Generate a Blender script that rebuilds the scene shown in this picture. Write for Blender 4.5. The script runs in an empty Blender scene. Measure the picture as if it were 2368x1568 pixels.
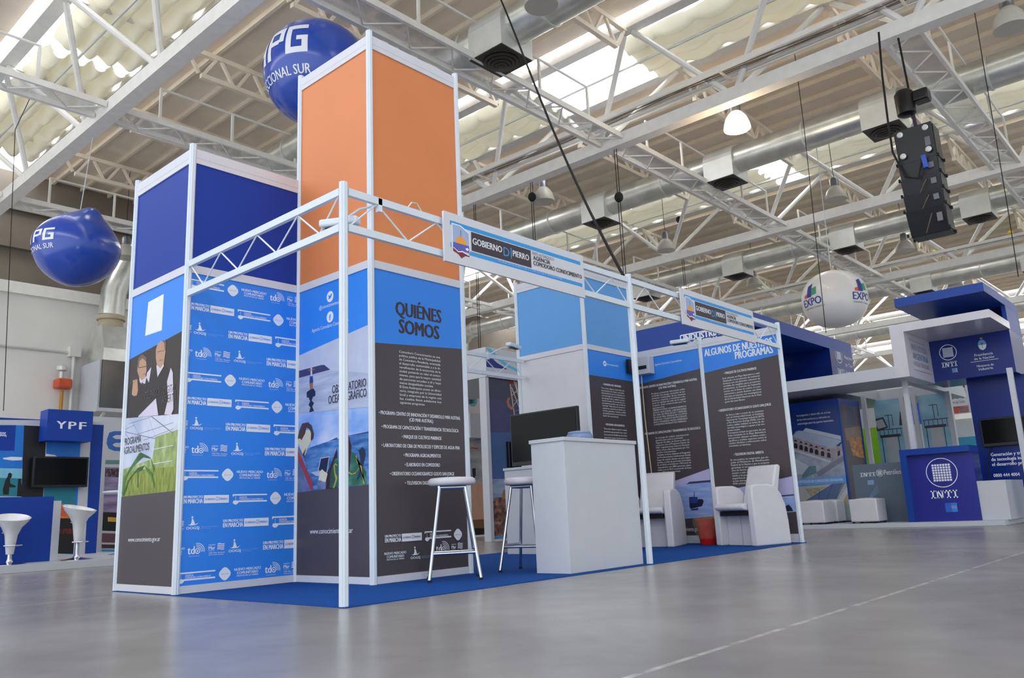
import bpy, bmesh, math, random
from mathutils import Vector, Matrix
random.seed(7)
S = bpy.context.scene
COL = S.collection
V = Vector
PI = math.pi

# ---------------------------------------------------------------- camera
FPX, WPX, HPX = 1880.14, 2368.0, 1568.0
CAM = V((-2.879, -3.906, 0.484))
yaw, pit, rol = math.radians(48.363), math.radians(11.979), math.radians(-2.564)
Fw = V((math.cos(pit)*math.sin(yaw), math.cos(pit)*math.cos(yaw), math.sin(pit)))
_r = V((math.cos(yaw), -math.sin(yaw), 0)); _u = _r.cross(Fw)
Rt = math.cos(rol)*_r + math.sin(rol)*_u
Up = -math.sin(rol)*_r + math.cos(rol)*_u
cd = bpy.data.cameras.new('camera'); cam = bpy.data.objects.new('camera', cd); COL.objects.link(cam)
cd.sensor_width = 36.0; cd.lens = FPX/WPX*36.0; cd.clip_end = 300; cd.clip_start = 0.05
cam.matrix_world = Matrix(((Rt.x, Up.x, -Fw.x, CAM.x), (Rt.y, Up.y, -Fw.y, CAM.y), (Rt.z, Up.z, -Fw.z, CAM.z), (0, 0, 0, 1)))
S.camera = cam
S.view_settings.view_transform = 'Standard'; S.view_settings.look = 'None'
S.view_settings.exposure = -0.25; S.view_settings.gamma = 1.0; S.view_settings.use_curve_mapping = False
S.cycles.use_denoising = True
S.cycles.max_bounces = 7; S.cycles.diffuse_bounces = 4; S.cycles.glossy_bounces = 3
S.cycles.transmission_bounces = 3; S.cycles.transparent_max_bounces = 8
S.cycles.caustics_reflective = False; S.cycles.caustics_refractive = False
S.cycles.sample_clamp_indirect = 4.0; S.cycles.blur_glossy = 1.0

# ---------------------------------------------------------------- world: soft daylight fill through the hall sides left unbuilt
w = bpy.data.worlds.new('hall_daylight'); S.world = w; w.use_nodes = True
bg = w.node_tree.nodes['Background']; bg.inputs[0].default_value = (0.86, 0.93, 1.0, 1); _n = w.node_tree; _tc = _n.nodes.new('ShaderNodeTexCoord'); _dp = _n.nodes.new('ShaderNodeVectorMath'); _dp.operation = 'DOT_PRODUCT'
_dp.inputs[1].default_value = (-.97, -.1, -.2); _n.links.new(_tc.outputs['Generated'], _dp.inputs[0])
_mr = _n.nodes.new('ShaderNodeMapRange'); _mr.inputs[1].default_value = 0; _mr.inputs[2].default_value = .9; _mr.inputs[3].default_value = .95; _mr.inputs[4].default_value = 2.2
_n.links.new(_dp.outputs['Value'], _mr.inputs[0]); _n.links.new(_mr.outputs[0], bg.inputs[1])     # strength raised toward the left, standing in for unseen open doors

def lin(h):
    h = h.lstrip('#'); c = [int(h[i:i+2], 16)/255 for i in (0, 2, 4)]
    return tuple((x/12.92 if x <= 0.04045 else ((x+0.055)/1.055)**2.4) for x in c)

SKYLIGHT = 5.5          # brightness of the glazed roof strips
def area(name, loc, target, sx, sy, power, col=(1, 1, 1)):
    l = bpy.data.lights.new(name, 'AREA'); l.shape = 'RECTANGLE'; l.size = sx; l.size_y = sy; l.energy = power; l.color = col
    o = bpy.data.objects.new(name, l); COL.objects.link(o); o.location = loc
    o.rotation_euler = (V(target)-V(loc)).to_track_quat('-Z', 'Y').to_euler(); return o
# the photographer's flash just above the lens
fl = bpy.data.lights.new('camera_flash', 'SPOT'); fl.energy = 150; fl.shadow_soft_size = 0.03; fl.color = (0.93, 0.97, 1.0)
fl.spot_size = math.radians(100); fl.spot_blend = 0.7
flo = bpy.data.objects.new('camera_flash', fl); COL.objects.link(flo)
flo.location = CAM + Up*0.16 + Rt*0.02; flo.rotation_euler = (Fw+Up*0.05).to_track_quat('-Z', 'Y').to_euler()

# ---------------------------------------------------------------- pixel -> place helpers (every result is a fixed real-world point)
def ray(x, y): return Fw + Rt*((x-WPX/2)/FPX) - Up*((y-HPX/2)/FPX)
def onx(x, y, X): d = ray(x, y); return CAM + d*((X-CAM.x)/d.x)
def ony(x, y, Y): d = ray(x, y); return CAM + d*((Y-CAM.y)/d.y)
def onz(x, y, Z): d = ray(x, y); return CAM + d*((Z-CAM.z)/d.z)

# ---------------------------------------------------------------- materials
_M = {}
def mat(name, col, rough=0.5, metal=0.0, var=0.06, scale=6.0, spec=0.5, bump=0.0, emit=None, trans=0.0, coat=0.0):
    """principled material whose colour drifts slightly through a noise texture"""
    if name in _M: return _M[name]
    m = bpy.data.materials.new(name); m.use_nodes = True; nt = m.node_tree; b = nt.nodes['Principled BSDF']
    c = lin(col) if isinstance(col, str) else col
    tc = nt.nodes.new('ShaderNodeTexCoord'); nz = nt.nodes.new('ShaderNodeTexNoise'); nz.inputs['Scale'].default_value = scale
    nz.inputs['Detail'].default_value = 3
    nt.links.new(tc.outputs['Object'], nz.inputs['Vector'])
    rp = nt.nodes.new('ShaderNodeValToRGB'); nt.links.new(nz.outputs['Fac'], rp.inputs[0])
    lo = tuple(max(0, x*(1-var)) for x in c); hi = tuple(min(1, x*(1+var)) for x in c)
    rp.color_ramp.elements[0].color = (*lo, 1); rp.color_ramp.elements[1].color = (*hi, 1)
    rp.color_ramp.elements[0].position = .3; rp.color_ramp.elements[1].position = .7
    nt.links.new(rp.outputs[0], b.inputs['Base Color'])
    b.inputs['Roughness'].default_value = rough; b.inputs['Metallic'].default_value = metal
    b.inputs['Specular IOR Level'].default_value = spec
    b.inputs['Coat Weight'].default_value = coat; b.inputs['Coat Roughness'].default_value = 0.15
    b.inputs['Transmission Weight'].default_value = trans
    if bump:
        bp = nt.nodes.new('ShaderNodeBump'); bp.inputs['Strength'].default_value = bump; bp.inputs['Distance'].default_value = 0.02
        nt.links.new(nz.outputs['Fac'], bp.inputs['Height']); nt.links.new(bp.outputs[0], b.inputs['Normal'])
    if emit:
        b.inputs['Emission Color'].default_value = (*lin(emit[0]), 1); b.inputs['Emission Strength'].default_value = emit[1]
    _M[name] = m; return m

def noise_mat(name, stops, scale=(1, 1, 1), rough=0.5, detail=6, dist=0.0, coat=0.0):
    """picture-print material: a stretched noise through a colour ramp"""
    if name in _M: return _M[name]
    m = bpy.data.materials.new(name); m.use_nodes = True; nt = m.node_tree; b = nt.nodes['Principled BSDF']
    tc = nt.nodes.new('ShaderNodeTexCoord'); mp = nt.nodes.new('ShaderNodeMapping'); mp.inputs['Scale'].default_value = scale
    nz = nt.nodes.new('ShaderNodeTexNoise'); nz.inputs['Scale'].default_value = 1; nz.inputs['Detail'].default_value = detail
    nz.inputs['Distortion'].default_value = dist
    rp = nt.nodes.new('ShaderNodeValToRGB')
    nt.links.new(tc.outputs['Object'], mp.inputs[0]); nt.links.new(mp.outputs[0], nz.inputs['Vector']); nt.links.new(nz.outputs['Fac'], rp.inputs[0])
    el = rp.color_ramp.elements
    el[0].position, el[0].color = stops[0][0], (*lin(stops[0][1]), 1); el[1].position, el[1].color = stops[-1][0], (*lin(stops[-1][1]), 1)
    for p_, c_ in stops[1:-1]:
        e = el.new(p_); e.color = (*lin(c_), 1)
    nt.links.new(rp.outputs[0], b.inputs['Base Color']); b.inputs['Roughness'].default_value = rough; b.inputs['Coat Weight'].default_value = coat
    _M[name] = m; return m

WHITE = mat('white_aluminium', '#d4dde6', 0.35, 0.0, 0.02, spec=0.6)
RAILW = mat('white_panel', '#d2d3da', 0.55, 0, 0.02)
STEEL = mat('white_painted_steel', '#efece6', 0.5, 0, 0.04)
ROOFM = mat('roof_sheet', '#f2e3d0', 0.6, 0, 0.05, 1.5)  # base colour tinted warm to carry the lamps' warm cast on the ceiling
PURL = mat('purlin_steel', '#f4e7d2', 0.5, 0, 0.05, 3)  # same warm lamp cast mixed into the purlin colour
BLUE = mat('print_blue', '#2f86ea', 0.42, 0, 0.015, 3)
DARK = mat('print_charcoal', '#4b4347', 0.42, 0, 0.03, 3)
ORANGE = mat('orange_panel', '#d9824c', 0.5, 0, 0.02, 3)
NAVY = mat('navy_panel', '#183a9a', 0.5, 0, 0.02, 3, spec=.25)
PALE = mat('sky_blue_panel', '#5a9cdc', 0.5, 0, 0.02, 3)
INK = mat('white_ink', '#e8ebf2', 0.5, 0, 0.01)
INKD = mat('dark_ink', '#3b3038', 0.5, 0, 0.01)
INKG = mat('grey_ink', '#77727a', 0.5, 0, 0.01)
INKB = mat('pale_blue_ink', '#8fbdf2', 0.5, 0, 0.01)
CYAN = mat('cyan_print', '#2f97dd', 0.45, 0, 0.01)
BLACK = mat('black_plastic', '#101113', 0.35, 0, 0.1)
RUBBER = mat('black_rubber', '#151515', 0.8)
SCREEN = mat('glossy_screen', '#060608', 0.12, 0, 0.05, spec=0.18)
CHROME = mat('chrome', '#c9ccd2', 0.18, 1.0, 0.03)
GALV = mat('galvanised_steel', '#d6d7d0', 0.3, .72, 0.14, 2.5, bump=0.12)
GALVD = mat('dull_galvanised_steel', '#dadbd6', 0.4, .35, 0.06, 3)
LEATHER = mat('white_leather', '#d2d0d6', 0.5, 0, 0.03, 8, bump=0.05)
LAMIN = mat('white_laminate', '#c3c6cd', 0.4, 0, 0.02)
INTIB = mat('royal_blue_laminate', '#174098', 0.32, 0, 0.03, 2, spec=.3)
INTID = mat('deep_blue_laminate', '#112b7a', 0.24, 0, 0.04, 2, spec=.3)

# ---------------------------------------------------------------- mesh builder
class Fr:
    """a flat frame: origin, right, up, outward"""
    def __init__(s, o, u, v, n): s.o, s.u, s.v, s.n = V(o), V(u), V(v), V(n)
    def pt(s, a, b, d=0.0): return s.o + s.u*a + s.v*b + s.n*d
    def uv(s, x, y):
        d = ray(x, y); t = (s.o-CAM).dot(s.n)/d.dot(s.n); p = CAM + d*t - s.o
        return p.dot(s.u), p.dot(s.v)
class MB:
    def __init__(s): s.v, s.f, s.m, s.ms = [], [], [], []
    def mi(s, m):
        if m not in s.ms: s.ms.append(m)
        return s.ms.index(m)
    def face(s, pts, m=None):
        i = len(s.v); s.v += [V(p) for p in pts]; s.f.append(list(range(i, i+len(pts)))); s.m.append(s.mi(m))
    def raw(s, vs, fs, m=None):
        i = len(s.v); s.v += [V(p) for p in vs]
        for f in fs: s.f.append([j+i for j in f]); s.m.append(s.mi(m))
    def hexa(s, a, b, m=None):   # a: 4 bottom ccw, b: 4 top
        s.raw(list(a)+list(b), [(3, 2, 1, 0), (4, 5, 6, 7), (0, 1, 5, 4), (1, 2, 6, 5), (2, 3, 7, 6), (3, 0, 4, 7)], m)
    def box(s, x0, x1, y0, y1, z0, z1, m=None):
        s.hexa([(x0, y0, z0), (x1, y0, z0), (x1, y1, z0), (x0, y1, z0)], [(x0, y0, z1), (x1, y0, z1), (x1, y1, z1), (x0, y1, z1)], m); return s
    def fbox(s, fr, a0, a1, b0, b1, d0, d1, m=None):
        P = fr.pt
        s.hexa([P(a0, b0, d1), P(a1, b0, d1), P(a1, b0, d0), P(a0, b0, d0)], [P(a0, b1, d1), P(a1, b1, d1), P(a1, b1, d0), P(a0, b1, d0)], m); return s
    def bar(s, p, q, w, h, m=None, up=(0, 0, 1)):
        p, q = V(p), V(q); d = (q-p).normalized(); sd = d.cross(V(up))
        if sd.length < 1e-4: sd = d.cross(V((0, 1, 0)))
        sd.normalize(); u = sd.cross(d); a = sd*w/2; b = u*h/2
        s.hexa([p-a-b, p+a-b, p+a+b, p-a+b], [q-a-b, q+a-b, q+a+b, q-a+b], m); return s
    def tube(s, pts, r, n=8, m=None, cap=True):
        pts = [V(p) for p in pts]; rs = r if isinstance(r, (list, tuple)) else [r]*len(pts)
        rings = []; prev = None
        for i, p in enumerate(pts):
            d = (pts[min(i+1, len(pts)-1)]-pts[max(i-1, 0)]).normalized()
            if prev is None:
                ref = V((0, 0, 1)) if abs(d.z) < 0.9 else V((1, 0, 0)); a = d.cross(ref).normalized()
            else: a = (prev - d*prev.dot(d)).normalized()
            prev = a; b = d.cross(a)
            rings.append([p + a*math.cos(2*PI*k/n)*rs[i] + b*math.sin(2*PI*k/n)*rs[i] for k in range(n)])
        fs = [(i*n+k, i*n+(k+1) % n, (i+1)*n+(k+1) % n, (i+1)*n+k) for i in range(len(pts)-1) for k in range(n)]
        if cap: fs += [tuple(range(n-1, -1, -1)), tuple((len(pts)-1)*n+k for k in range(n))]
        s.raw([p for g in rings for p in g], fs, m); return s
    def lathe(s, c, prof, n=24, m=None, ax=None):
        """profile [(r, h)] about a vertical axis through c (or along ax)"""
        c = V(c); z = V(ax).normalized() if ax else V((0, 0, 1)); x = z.orthogonal().normalized(); y = z.cross(x)
        vs = [c + z*h + (x*math.cos(2*PI*k/n)+y*math.sin(2*PI*k/n))*r for r, h in prof for k in range(n)]
        fs = [(i*n+k, i*n+(k+1) % n, (i+1)*n+(k+1) % n, (i+1)*n+k) for i in range(len(prof)-1) for k in range(n)]
        fs += [tuple(range(n-1, -1, -1)), tuple((len(prof)-1)*n+k for k in range(n))]
        s.raw(vs, fs, m); return s
    def prism(s, fr, poly, d0, d1, m=None):
        n = len(poly); a = [fr.pt(x, y, d0) for x, y in poly]; b = [fr.pt(x, y, d1) for x, y in poly]
        s.raw(a+b, [tuple(range(n-1, -1, -1)), tuple(range(n, 2*n))]+[(i, (i+1) % n, n+(i+1) % n, n+i) for i in range(n)], m); return s

ORG = {}
def obj(name, mb, m=None, parent=None, smooth=False, bevel=0.0, base=None):
    me = bpy.data.meshes.new(name)
    if parent is not None: off = ORG[parent]
    elif base is not None: off = V(base)
    else:
        xs = [p.x for p in mb.v]; ys = [p.y for p in mb.v]
        off = V(((min(xs)+max(xs))/2, (min(ys)+max(ys))/2, min(p.z for p in mb.v)))
    me.from_pydata([p-off for p in mb.v], [], mb.f)
    for k in mb.ms: me.materials.append(k if k is not None else m)
    for p, i in zip(me.polygons, mb.m): p.material_index = i; p.use_smooth = smooth
    me.update()
    bm = bmesh.new(); bm.from_mesh(me)
    if smooth or bevel: bmesh.ops.remove_doubles(bm, verts=bm.verts, dist=1e-5)
    if name != 'printed_graphic': bmesh.ops.recalc_face_normals(bm, faces=bm.faces)
    bm.to_mesh(me); bm.free()
    o = bpy.data.objects.new(name, me); COL.objects.link(o)
    if parent is not None: o.parent = parent
    else: o.location = off
    ORG[o] = off
    if smooth: 
        try: me.set_sharp_from_angle(angle=math.radians(40))
        except Exception: pass
    if bevel:
        b = o.modifiers.new('bevel', 'BEVEL'); b.width = bevel; b.segments = 3; b.limit_method = 'ANGLE'
        for p in me.polygons: p.use_smooth = True
        try: me.set_sharp_from_angle(angle=math.radians(50))
        except Exception: pass
    return o
def tag(o, label, cat, group=None):
    o['label'] = label; o['category'] = cat
    if group: o['group'] = group
    return o
def thing(name, label, cat, loc, group=None):
    o = bpy.data.objects.new(name, None); COL.objects.link(o); o.location = loc; o.empty_display_size = .1
    ORG[o] = V(loc); return tag(o, label, cat, group)
def struct(name, mb, m, parent=None, **k):
    o = obj(name, mb, m, parent, **k)
    if parent is None: o['kind'] = 'structure'
    return o
def dup(root, loc, label, rotz=None):
    r = root.copy(); COL.objects.link(r); r.location = loc; r['label'] = label; ORG[r] = V(loc)
    if rotz is not None: r.rotation_euler = (0, 0, rotz)
    for ch in list(root.children):
        c = ch.copy(); COL.objects.link(c); c.parent = r
        for g in list(ch.children):
            d = g.copy(); COL.objects.link(d); d.parent = c
    return r
def ball(mb, c, rx, ry, rz, m=None, nu=32, nv=16):
    c = V(c); pts = [c+V((0, 0, -rz))]; fs = []
    for j in range(1, nv):
        t = -PI/2+PI*j/nv
        pts += [c+V((rx*math.cos(t)*math.cos(2*PI*i/nu), ry*math.cos(t)*math.sin(2*PI*i/nu), rz*math.sin(t))) for i in range(nu)]
    pts.append(c+V((0, 0, rz))); L = len(pts)-1
    for i in range(nu):
        fs.append((0, 1+(i+1) % nu, 1+i)); fs.append((L, L-nu+i, L-nu+(i+1) % nu))
    for j in range(nv-2):
        for i in range(nu):
            a = 1+j*nu; fs.append((a+i, a+(i+1) % nu, a+nu+(i+1) % nu, a+nu+i))
    mb.raw(pts, fs, m)

# ---------------------------------------------------------------- lettering
_T = {}
def glyphs(s, bold=False):
    k = (s, bold)
    if k in _T: return _T[k]
    c = bpy.data.curves.new('t', 'FONT'); c.body = s; c.size = 1; c.dimensions = '2D'; c.fill_mode = 'FRONT'; c.resolution_u = 2
    o = bpy.data.objects.new('t', c); me = bpy.data.meshes.new_from_object(o)
    vs = [(v.co.x, v.co.y) for v in me.vertices]; fs = [tuple(p.vertices) for p in me.polygons]
    bpy.data.objects.remove(o); bpy.data.curves.remove(c); bpy.data.meshes.remove(me)
    x0 = min(v[0] for v in vs); x1 = max(v[0] for v in vs)
    _T[k] = ([(x-x0, y) for x, y in vs], fs, x1-x0+(.05 if bold else 0)); return _T[k]
_v, _f, _w = glyphs('H'); CAP = max(y for x, y in _v)

class Print:
    """a printed sheet on a frame; every ink layer lies a hair above the one before"""
    def __init__(s, fr, a0, a1, b0, b1, base, d=0.003):
        s.fr, s.r, s.mb, s.d = fr, (a0, a1, b0, b1), MB(), d
        s.rect(a0, a1, b0, b1, base)
    def step(s): s.d += 0.00015
    def clip(s, poly):
        for ax, lim, sg in ((0, s.r[0], 1), (0, s.r[1], -1), (1, s.r[2], 1), (1, s.r[3], -1)):
            out = []
            for i, p in enumerate(poly):
                q = poly[i-1]; ip = (p[ax]-lim)*sg >= 0; iq = (q[ax]-lim)*sg >= 0
                if ip != iq:
                    t = (lim-q[ax])/(p[ax]-q[ax]); out.append((q[0]+(p[0]-q[0])*t, q[1]+(p[1]-q[1])*t))
                if ip: out.append(p)
            poly = out
            if len(poly) < 3: return []
        return poly
    def poly(s, pts, m, step=True):
        if step: s.step()
        p = s.clip([tuple(q) for q in pts])
        if len(p) > 2: s.mb.face([s.fr.pt(a, b, s.d) for a, b in p], m)
    def rect(s, a0, a1, b0, b1, m): s.poly([(a0, b0), (a1, b0), (a1, b1), (a0, b1)], m)
    def px(s, pts, m, z=(0, 0, 1)): s.poly([s.fr.uv(z[0]+x/z[2], z[1]+y/z[2]) for x, y in pts], m)
    def disc(s, a, b, r, m, ry=None, n=24, r0=0, t0=0, t1=2*PI):
        ry = ry or r
        if r0:
            s.step()
            for i in range(n):
                A, B = t0+(t1-t0)*i/n, t0+(t1-t0)*(i+1)/n; k = r0/r
                s.poly([(a+r*math.cos(A), b+ry*math.sin(A)), (a+r*math.cos(B), b+ry*math.sin(B)), (a+k*r*math.cos(B), b+k*ry*math.sin(B)), (a+k*r*math.cos(A), b+k*ry*math.sin(A))], m, False)
        else: s.poly([(a+r*math.cos(2*PI*i/n), b+ry*math.sin(2*PI*i/n)) for i in range(n)], m)
    def text(s, t, a0, a1, b, h, m=None, bold=False, skew=0.0):
        m = m or INK; vs, fs, wd = glyphs(t, bold); kx = (a1-a0)/wd; ky = h/CAP
        for dx in ((0, .025, .05, .075, .1)[:3 if bold is True else 5] if bold else (0,)):
            s.step()
            for f in fs: s.poly([(a0+(vs[i][0]+dx)*kx+vs[i][1]*ky*skew, b+vs[i][1]*ky) for i in f], m, False)
    def tpx(s, t, l, r, h, m=None, bold=False, z=(0, 0, 1)):
        a0, b0 = s.fr.uv(z[0]+l[0]/z[2], z[1]+l[1]/z[2]); a1, b1 = s.fr.uv(z[0]+r[0]/z[2], z[1]+r[1]/z[2])
        s.text(t, a0, a1, (b0+b1)/2, h, m, bold)
    def para(s, lines, tl, bl, tr, h, m=None, z=(0, 0, 1), bold=False):
        f = lambda p: s.fr.uv(z[0]+p[0]/z[2], z[1]+p[1]/z[2])
        a0, b0 = f(tl); _, b1 = f(bl); a1, _ = f(tr)
        mx = max(glyphs(t, bold)[2] for t in lines)
        for i, t in enumerate(lines):
            e = a1 if not t.endswith('|') else None; t = t.rstrip('|')
            if e is None: e = a0 + (a1-a0)*glyphs(t, bold)[2]/mx
            s.text(t, a0, e, b0+(b1-b0)*i/max(1, len(lines)-1), h, m, bold)
    def slab(s, t, a0, a1, b, h, m=None):
        """slab-serif capitals drawn with straight strokes (I N T only) """
        m = m or INK; W_ = {'I': .55, 'N': 1.0, 'T': .9}; tot = sum(W_[c]+.12 for c in t)-.12; k = (a1-a0)/tot; x = a0; q = .2
        R_ = lambda u0, u1, v0, v1: s.poly([(x+u0*k, b+v0*h), (x+u1*k, b+v0*h), (x+u1*k, b+v1*h), (x+u0*k, b+v1*h)], m, False)
        s.step()
        for c in t:
            w_ = W_[c]
            if c == 'I': R_(w_/2-q/2, w_/2+q/2, 0, 1); R_(0, w_, 0, .16); R_(0, w_, .84, 1)
            if c == 'T': R_(w_/2-q/2, w_/2+q/2, 0, 1); R_(w_/2-.25, w_/2+.25, 0, .16); R_(0, w_, .84, 1); R_(0, .13, .62, 1); R_(w_-.13, w_, .62, 1)
            if c == 'N':
                R_(.1, .26, 0, 1); R_(.74, .9, 0, 1); R_(0, .36, 0, .14); R_(0, .3, .86, 1); R_(.64, 1, .86, 1)
                s.poly([(x+.1*k, b+h), (x+.34*k, b+h), (x+.9*k, b), (x+.66*k, b)], m, False)
            x += (w_+.12)*k
    def done(s, parent, name='printed_graphic'):
        return obj(name, s.mb, None, parent)
ORD = ['first', 'second', 'third', 'fourth', 'fifth', 'sixth', 'seventh', 'eighth', 'ninth', 'tenth', 'eleventh']
# ================================================================ the hall
TX = {k: -2.88+8*(0.726+1.072*k) for k in range(-1, 7)}      # lines of the main roof trusses
Y0, Y1, ZM, ZT, ZR = -11.0, 24.4, 8.48, 10.30, 10.46
HB = 1.09
XL, XR = TX[-1]-4.5, 62.0

# floor: polished concrete with saw-cut joints
fm = bpy.data.materials.new('polished_concrete'); fm.use_nodes = True; nt = fm.node_tree; b = nt.nodes['Principled BSDF']
tc = nt.nodes.new('ShaderNodeTexCoord')
def nz(scale, det, vec=None, dist=0.0):
    n = nt.nodes.new('ShaderNodeTexNoise'); n.inputs['Scale'].default_value = scale; n.inputs['Detail'].default_value = det
    n.inputs['Distortion'].default_value = dist; nt.links.new(vec or tc.outputs['Object'], n.inputs['Vector']); return n
def ramp(src, stops):
    r = nt.nodes.new('ShaderNodeValToRGB'); nt.links.new(src, r.inputs[0]); e = r.color_ramp.elements
    e[0].position, e[0].color = stops[0][0], (*lin(stops[0][1]), 1); e[1].position, e[1].color = stops[1][0], (*lin(stops[1][1]), 1)
    return r
def mixc(fac, a, bb, mode='MIX'):
    x = nt.nodes.new('ShaderNodeMix'); x.data_type = 'RGBA'; x.blend_type = mode
    if isinstance(fac, float): x.inputs[0].default_value = fac
    else: nt.links.new(fac, x.inputs[0])
    nt.links.new(a, x.inputs[6]); nt.links.new(bb, x.inputs[7]); return x.outputs[2]
n1 = nz(.5, 5, dist=.2); n2 = nz(4, 4, dist=.2)
c1 = ramp(n1.outputs['Fac'], [(.3, '#736f6d'), (.7, '#a19d9a')]); c2 = ramp(n2.outputs['Fac'], [(.2, '#736e6b'), (.8, '#a29e9b')])
cc = mixc(.25, c1.outputs[0], c2.outputs[0])
sp = nt.nodes.new('ShaderNodeSeparateXYZ'); nt.links.new(tc.outputs['Object'], sp.inputs[0])
def joint(out, off, per):
    a = nt.nodes.new('ShaderNodeMath'); a.operation = 'ADD'; a.inputs[1].default_value = -off+per*20.5; nt.links.new(out, a.inputs[0])
    m_ = nt.nodes.new('ShaderNodeMath'); m_.operation = 'MODULO'; m_.inputs[1].default_value = per; nt.links.new(a.outputs[0], m_.inputs[0])
    s_ = nt.nodes.new('ShaderNodeMath'); s_.operation = 'SUBTRACT'; s_.inputs[1].default_value = per/2; nt.links.new(m_.outputs[0], s_.inputs[0])
    q = nt.nodes.new('ShaderNodeMath'); q.operation = 'ABSOLUTE'; nt.links.new(s_.outputs[0], q.inputs[0])
    l = nt.nodes.new('ShaderNodeMath'); l.operation = 'LESS_THAN'; l.inputs[1].default_value = .013; nt.links.new(q.outputs[0], l.inputs[0]); return l.outputs[0]
jl = nt.nodes.new('ShaderNodeMath'); jl.operation = 'MULTIPLY'; jl.inputs[1].default_value = .75
nt.links.new(joint(sp.outputs[1], -2.455, 5.0), jl.inputs[0]); jn = nt.nodes.new('ShaderNodeMapRange'); jn.inputs[1].default_value = .38; jn.inputs[2].default_value = .6; jn.inputs[3].default_value = .05; jn.inputs[4].default_value = .7
nt.links.new(nz(9, 5).outputs['Fac'], jn.inputs[0]); nt.links.new(jn.outputs[0], jl.inputs[1])
pale = nt.nodes.new('ShaderNodeRGB'); pale.outputs[0].default_value = (*lin('#c2bfbb'), 1)
nt.links.new(mixc(jl.outputs[0], cc, pale.outputs[0]), b.inputs['Base Color'])
b.inputs['Roughness'].default_value = .26
b.inputs['Specular IOR Level'].default_value = .55
m = MB(); m.box(XL, XR, Y0-1, Y1+.4, -.2, 0); struct('floor', m, fm, base=(0, 0, 0))

# roof sheets between the glazed strips, with purlins
m = MB(); ks = sorted(TX)
edges = [XL]
for k in ks: edges += [TX[k]-1.40, TX[k]+1.3]
edges.append(XR)
for i in range(0, len(edges), 2):
    m.box(edges[i], edges[i+1], Y0, Y1, ZR, ZR+.1)
    if i: m.box(edges[i]-.04, edges[i], Y0, Y1, ZR, ZR+.14)
    if i < len(edges)-2: m.box(edges[i+1], edges[i+1]+.04, Y0, Y1, ZR, ZR+.14)
ceil = struct('ceiling', m, ROOFM, base=(0, 0, ZR))
for k in ks[:-1]:
    a, e = TX[k]+HB+.09, TX[k+1]-HB-.09
    for j in range(9):
        if j in (0, 8): continue
        x = a+(e-a)*j/8; q = MB(); q.box(x-.035, x+.035, Y0, Y1, ZR-.11, ZR+.002); obj('purlin', q, PURL, ceil)
# glazed roof strips
gl = bpy.data.materials.new('daylit_glazing'); gl.use_nodes = True; nt = gl.node_tree; b = nt.nodes['Principled BSDF']
tc = nt.nodes.new('ShaderNodeTexCoord'); n_ = nz(.4, 2); r_ = ramp(n_.outputs['Fac'], [(.3, '#e4eeff'), (.7, '#ffffff')])
nt.links.new(r_.outputs[0], b.inputs['Emission Color']); b.inputs['Emission Strength'].default_value = SKYLIGHT; b.inputs['Base Color'].default_value = (.8, .85, .9, 1)
for i, k in enumerate(ks):
    m = MB(); m.box(TX[k]-1.36, TX[k]+1.26, Y0, Y1, ZR+.14, ZR+.18); struct('window_%d' % (i+1), m, gl)
# walls
WALLM = mat('wall_panel', '#e8e5df', .6, 0, .05, .7)
WALLU = mat('upper_wall_sheet', '#7d7265', .7, 0, .12, 1.2)
YN = 20.4      # the near half of the long wall stands further in
m = MB(); m.box(XL, 14.0, YN, Y1+.25, 0, 7.0); m.box(XL, 14.0, YN+.15, Y1+.25, 7.0, ZR, WALLU); m.box(14.0, XR, Y1, Y1+.25, 0, 7.0); m.box(14.0, XR, Y1+.15, Y1+.3, 7.0, ZR, WALLU)
wl = struct('wall_left', m, WALLM)
m = MB(); m.box(XL, 14.0, YN-.14, YN, 6.9, 7.22); struct('trim_1', m, STEEL)
m = MB(); m.box(XL, 14.0, YN-.05, YN+.12, 8.2, 8.4); m.box(XL, 14.0, YN-.02, YN+.12, 9.3, 9.42); struct('trim_2', m, WALLU)
m = MB(); m.box(XR, XR+.25, Y0-1, Y1+.3, 0, ZR); struct('wall_back', m, WALLM)

# ---------------------------------------------------------------- main roof trusses
nodeb = [2.60+3.37*j for j in range(-4, 7)]; nodet = [y-1.685 for y in nodeb]+[nodeb[-1]+1.685]
def roof_truss(k, label):
    Y1 = 20.4 if TX[k] < 14 else 24.4
    x = TX[k]; t = thing('roof_truss', label, 'roof truss', (x, 3, ZM-.15), 'main roof trusses')
    q = MB(); q.bar((x, Y0, ZM), (x, Y1-.2, ZM), .28, .28); obj('bottom_chord', q, STEEL, t)
    for s in (-1, 1):
        q = MB(); q.bar((x+s*HB, Y0, ZT), (x+s*HB, Y1-.2, ZT), .27, .16); obj('top_chord', q, STEEL, t)
    for yb in nodeb:
        if yb > Y1-1.8: continue
        for yt in (yb-1.685, yb+1.685):
            for s in (-1, 1):
                q = MB(); q.tube([(x+s*.06, yb+(yt-yb)*.07, ZM+.13), (x+s*(HB-.03), yt-(yt-yb)*.06, ZT-.1)], .062, 8); obj('diagonal_tube', q, STEEL, t, smooth=True)
    for yt in nodet:
        if yt > Y1: continue
        q = MB(); q.bar((x-HB+.08, yt, ZT), (x+HB-.08, yt, ZT), .07, .1); obj('cross_strut', q, STEEL, t)
    q = MB(); q.tube([(x-.32, Y0, ZT-.36), (x-.32, Y1-.3, ZT-.36)], .03, 6); obj('blind_rail', q, GALVD, t)
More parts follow.
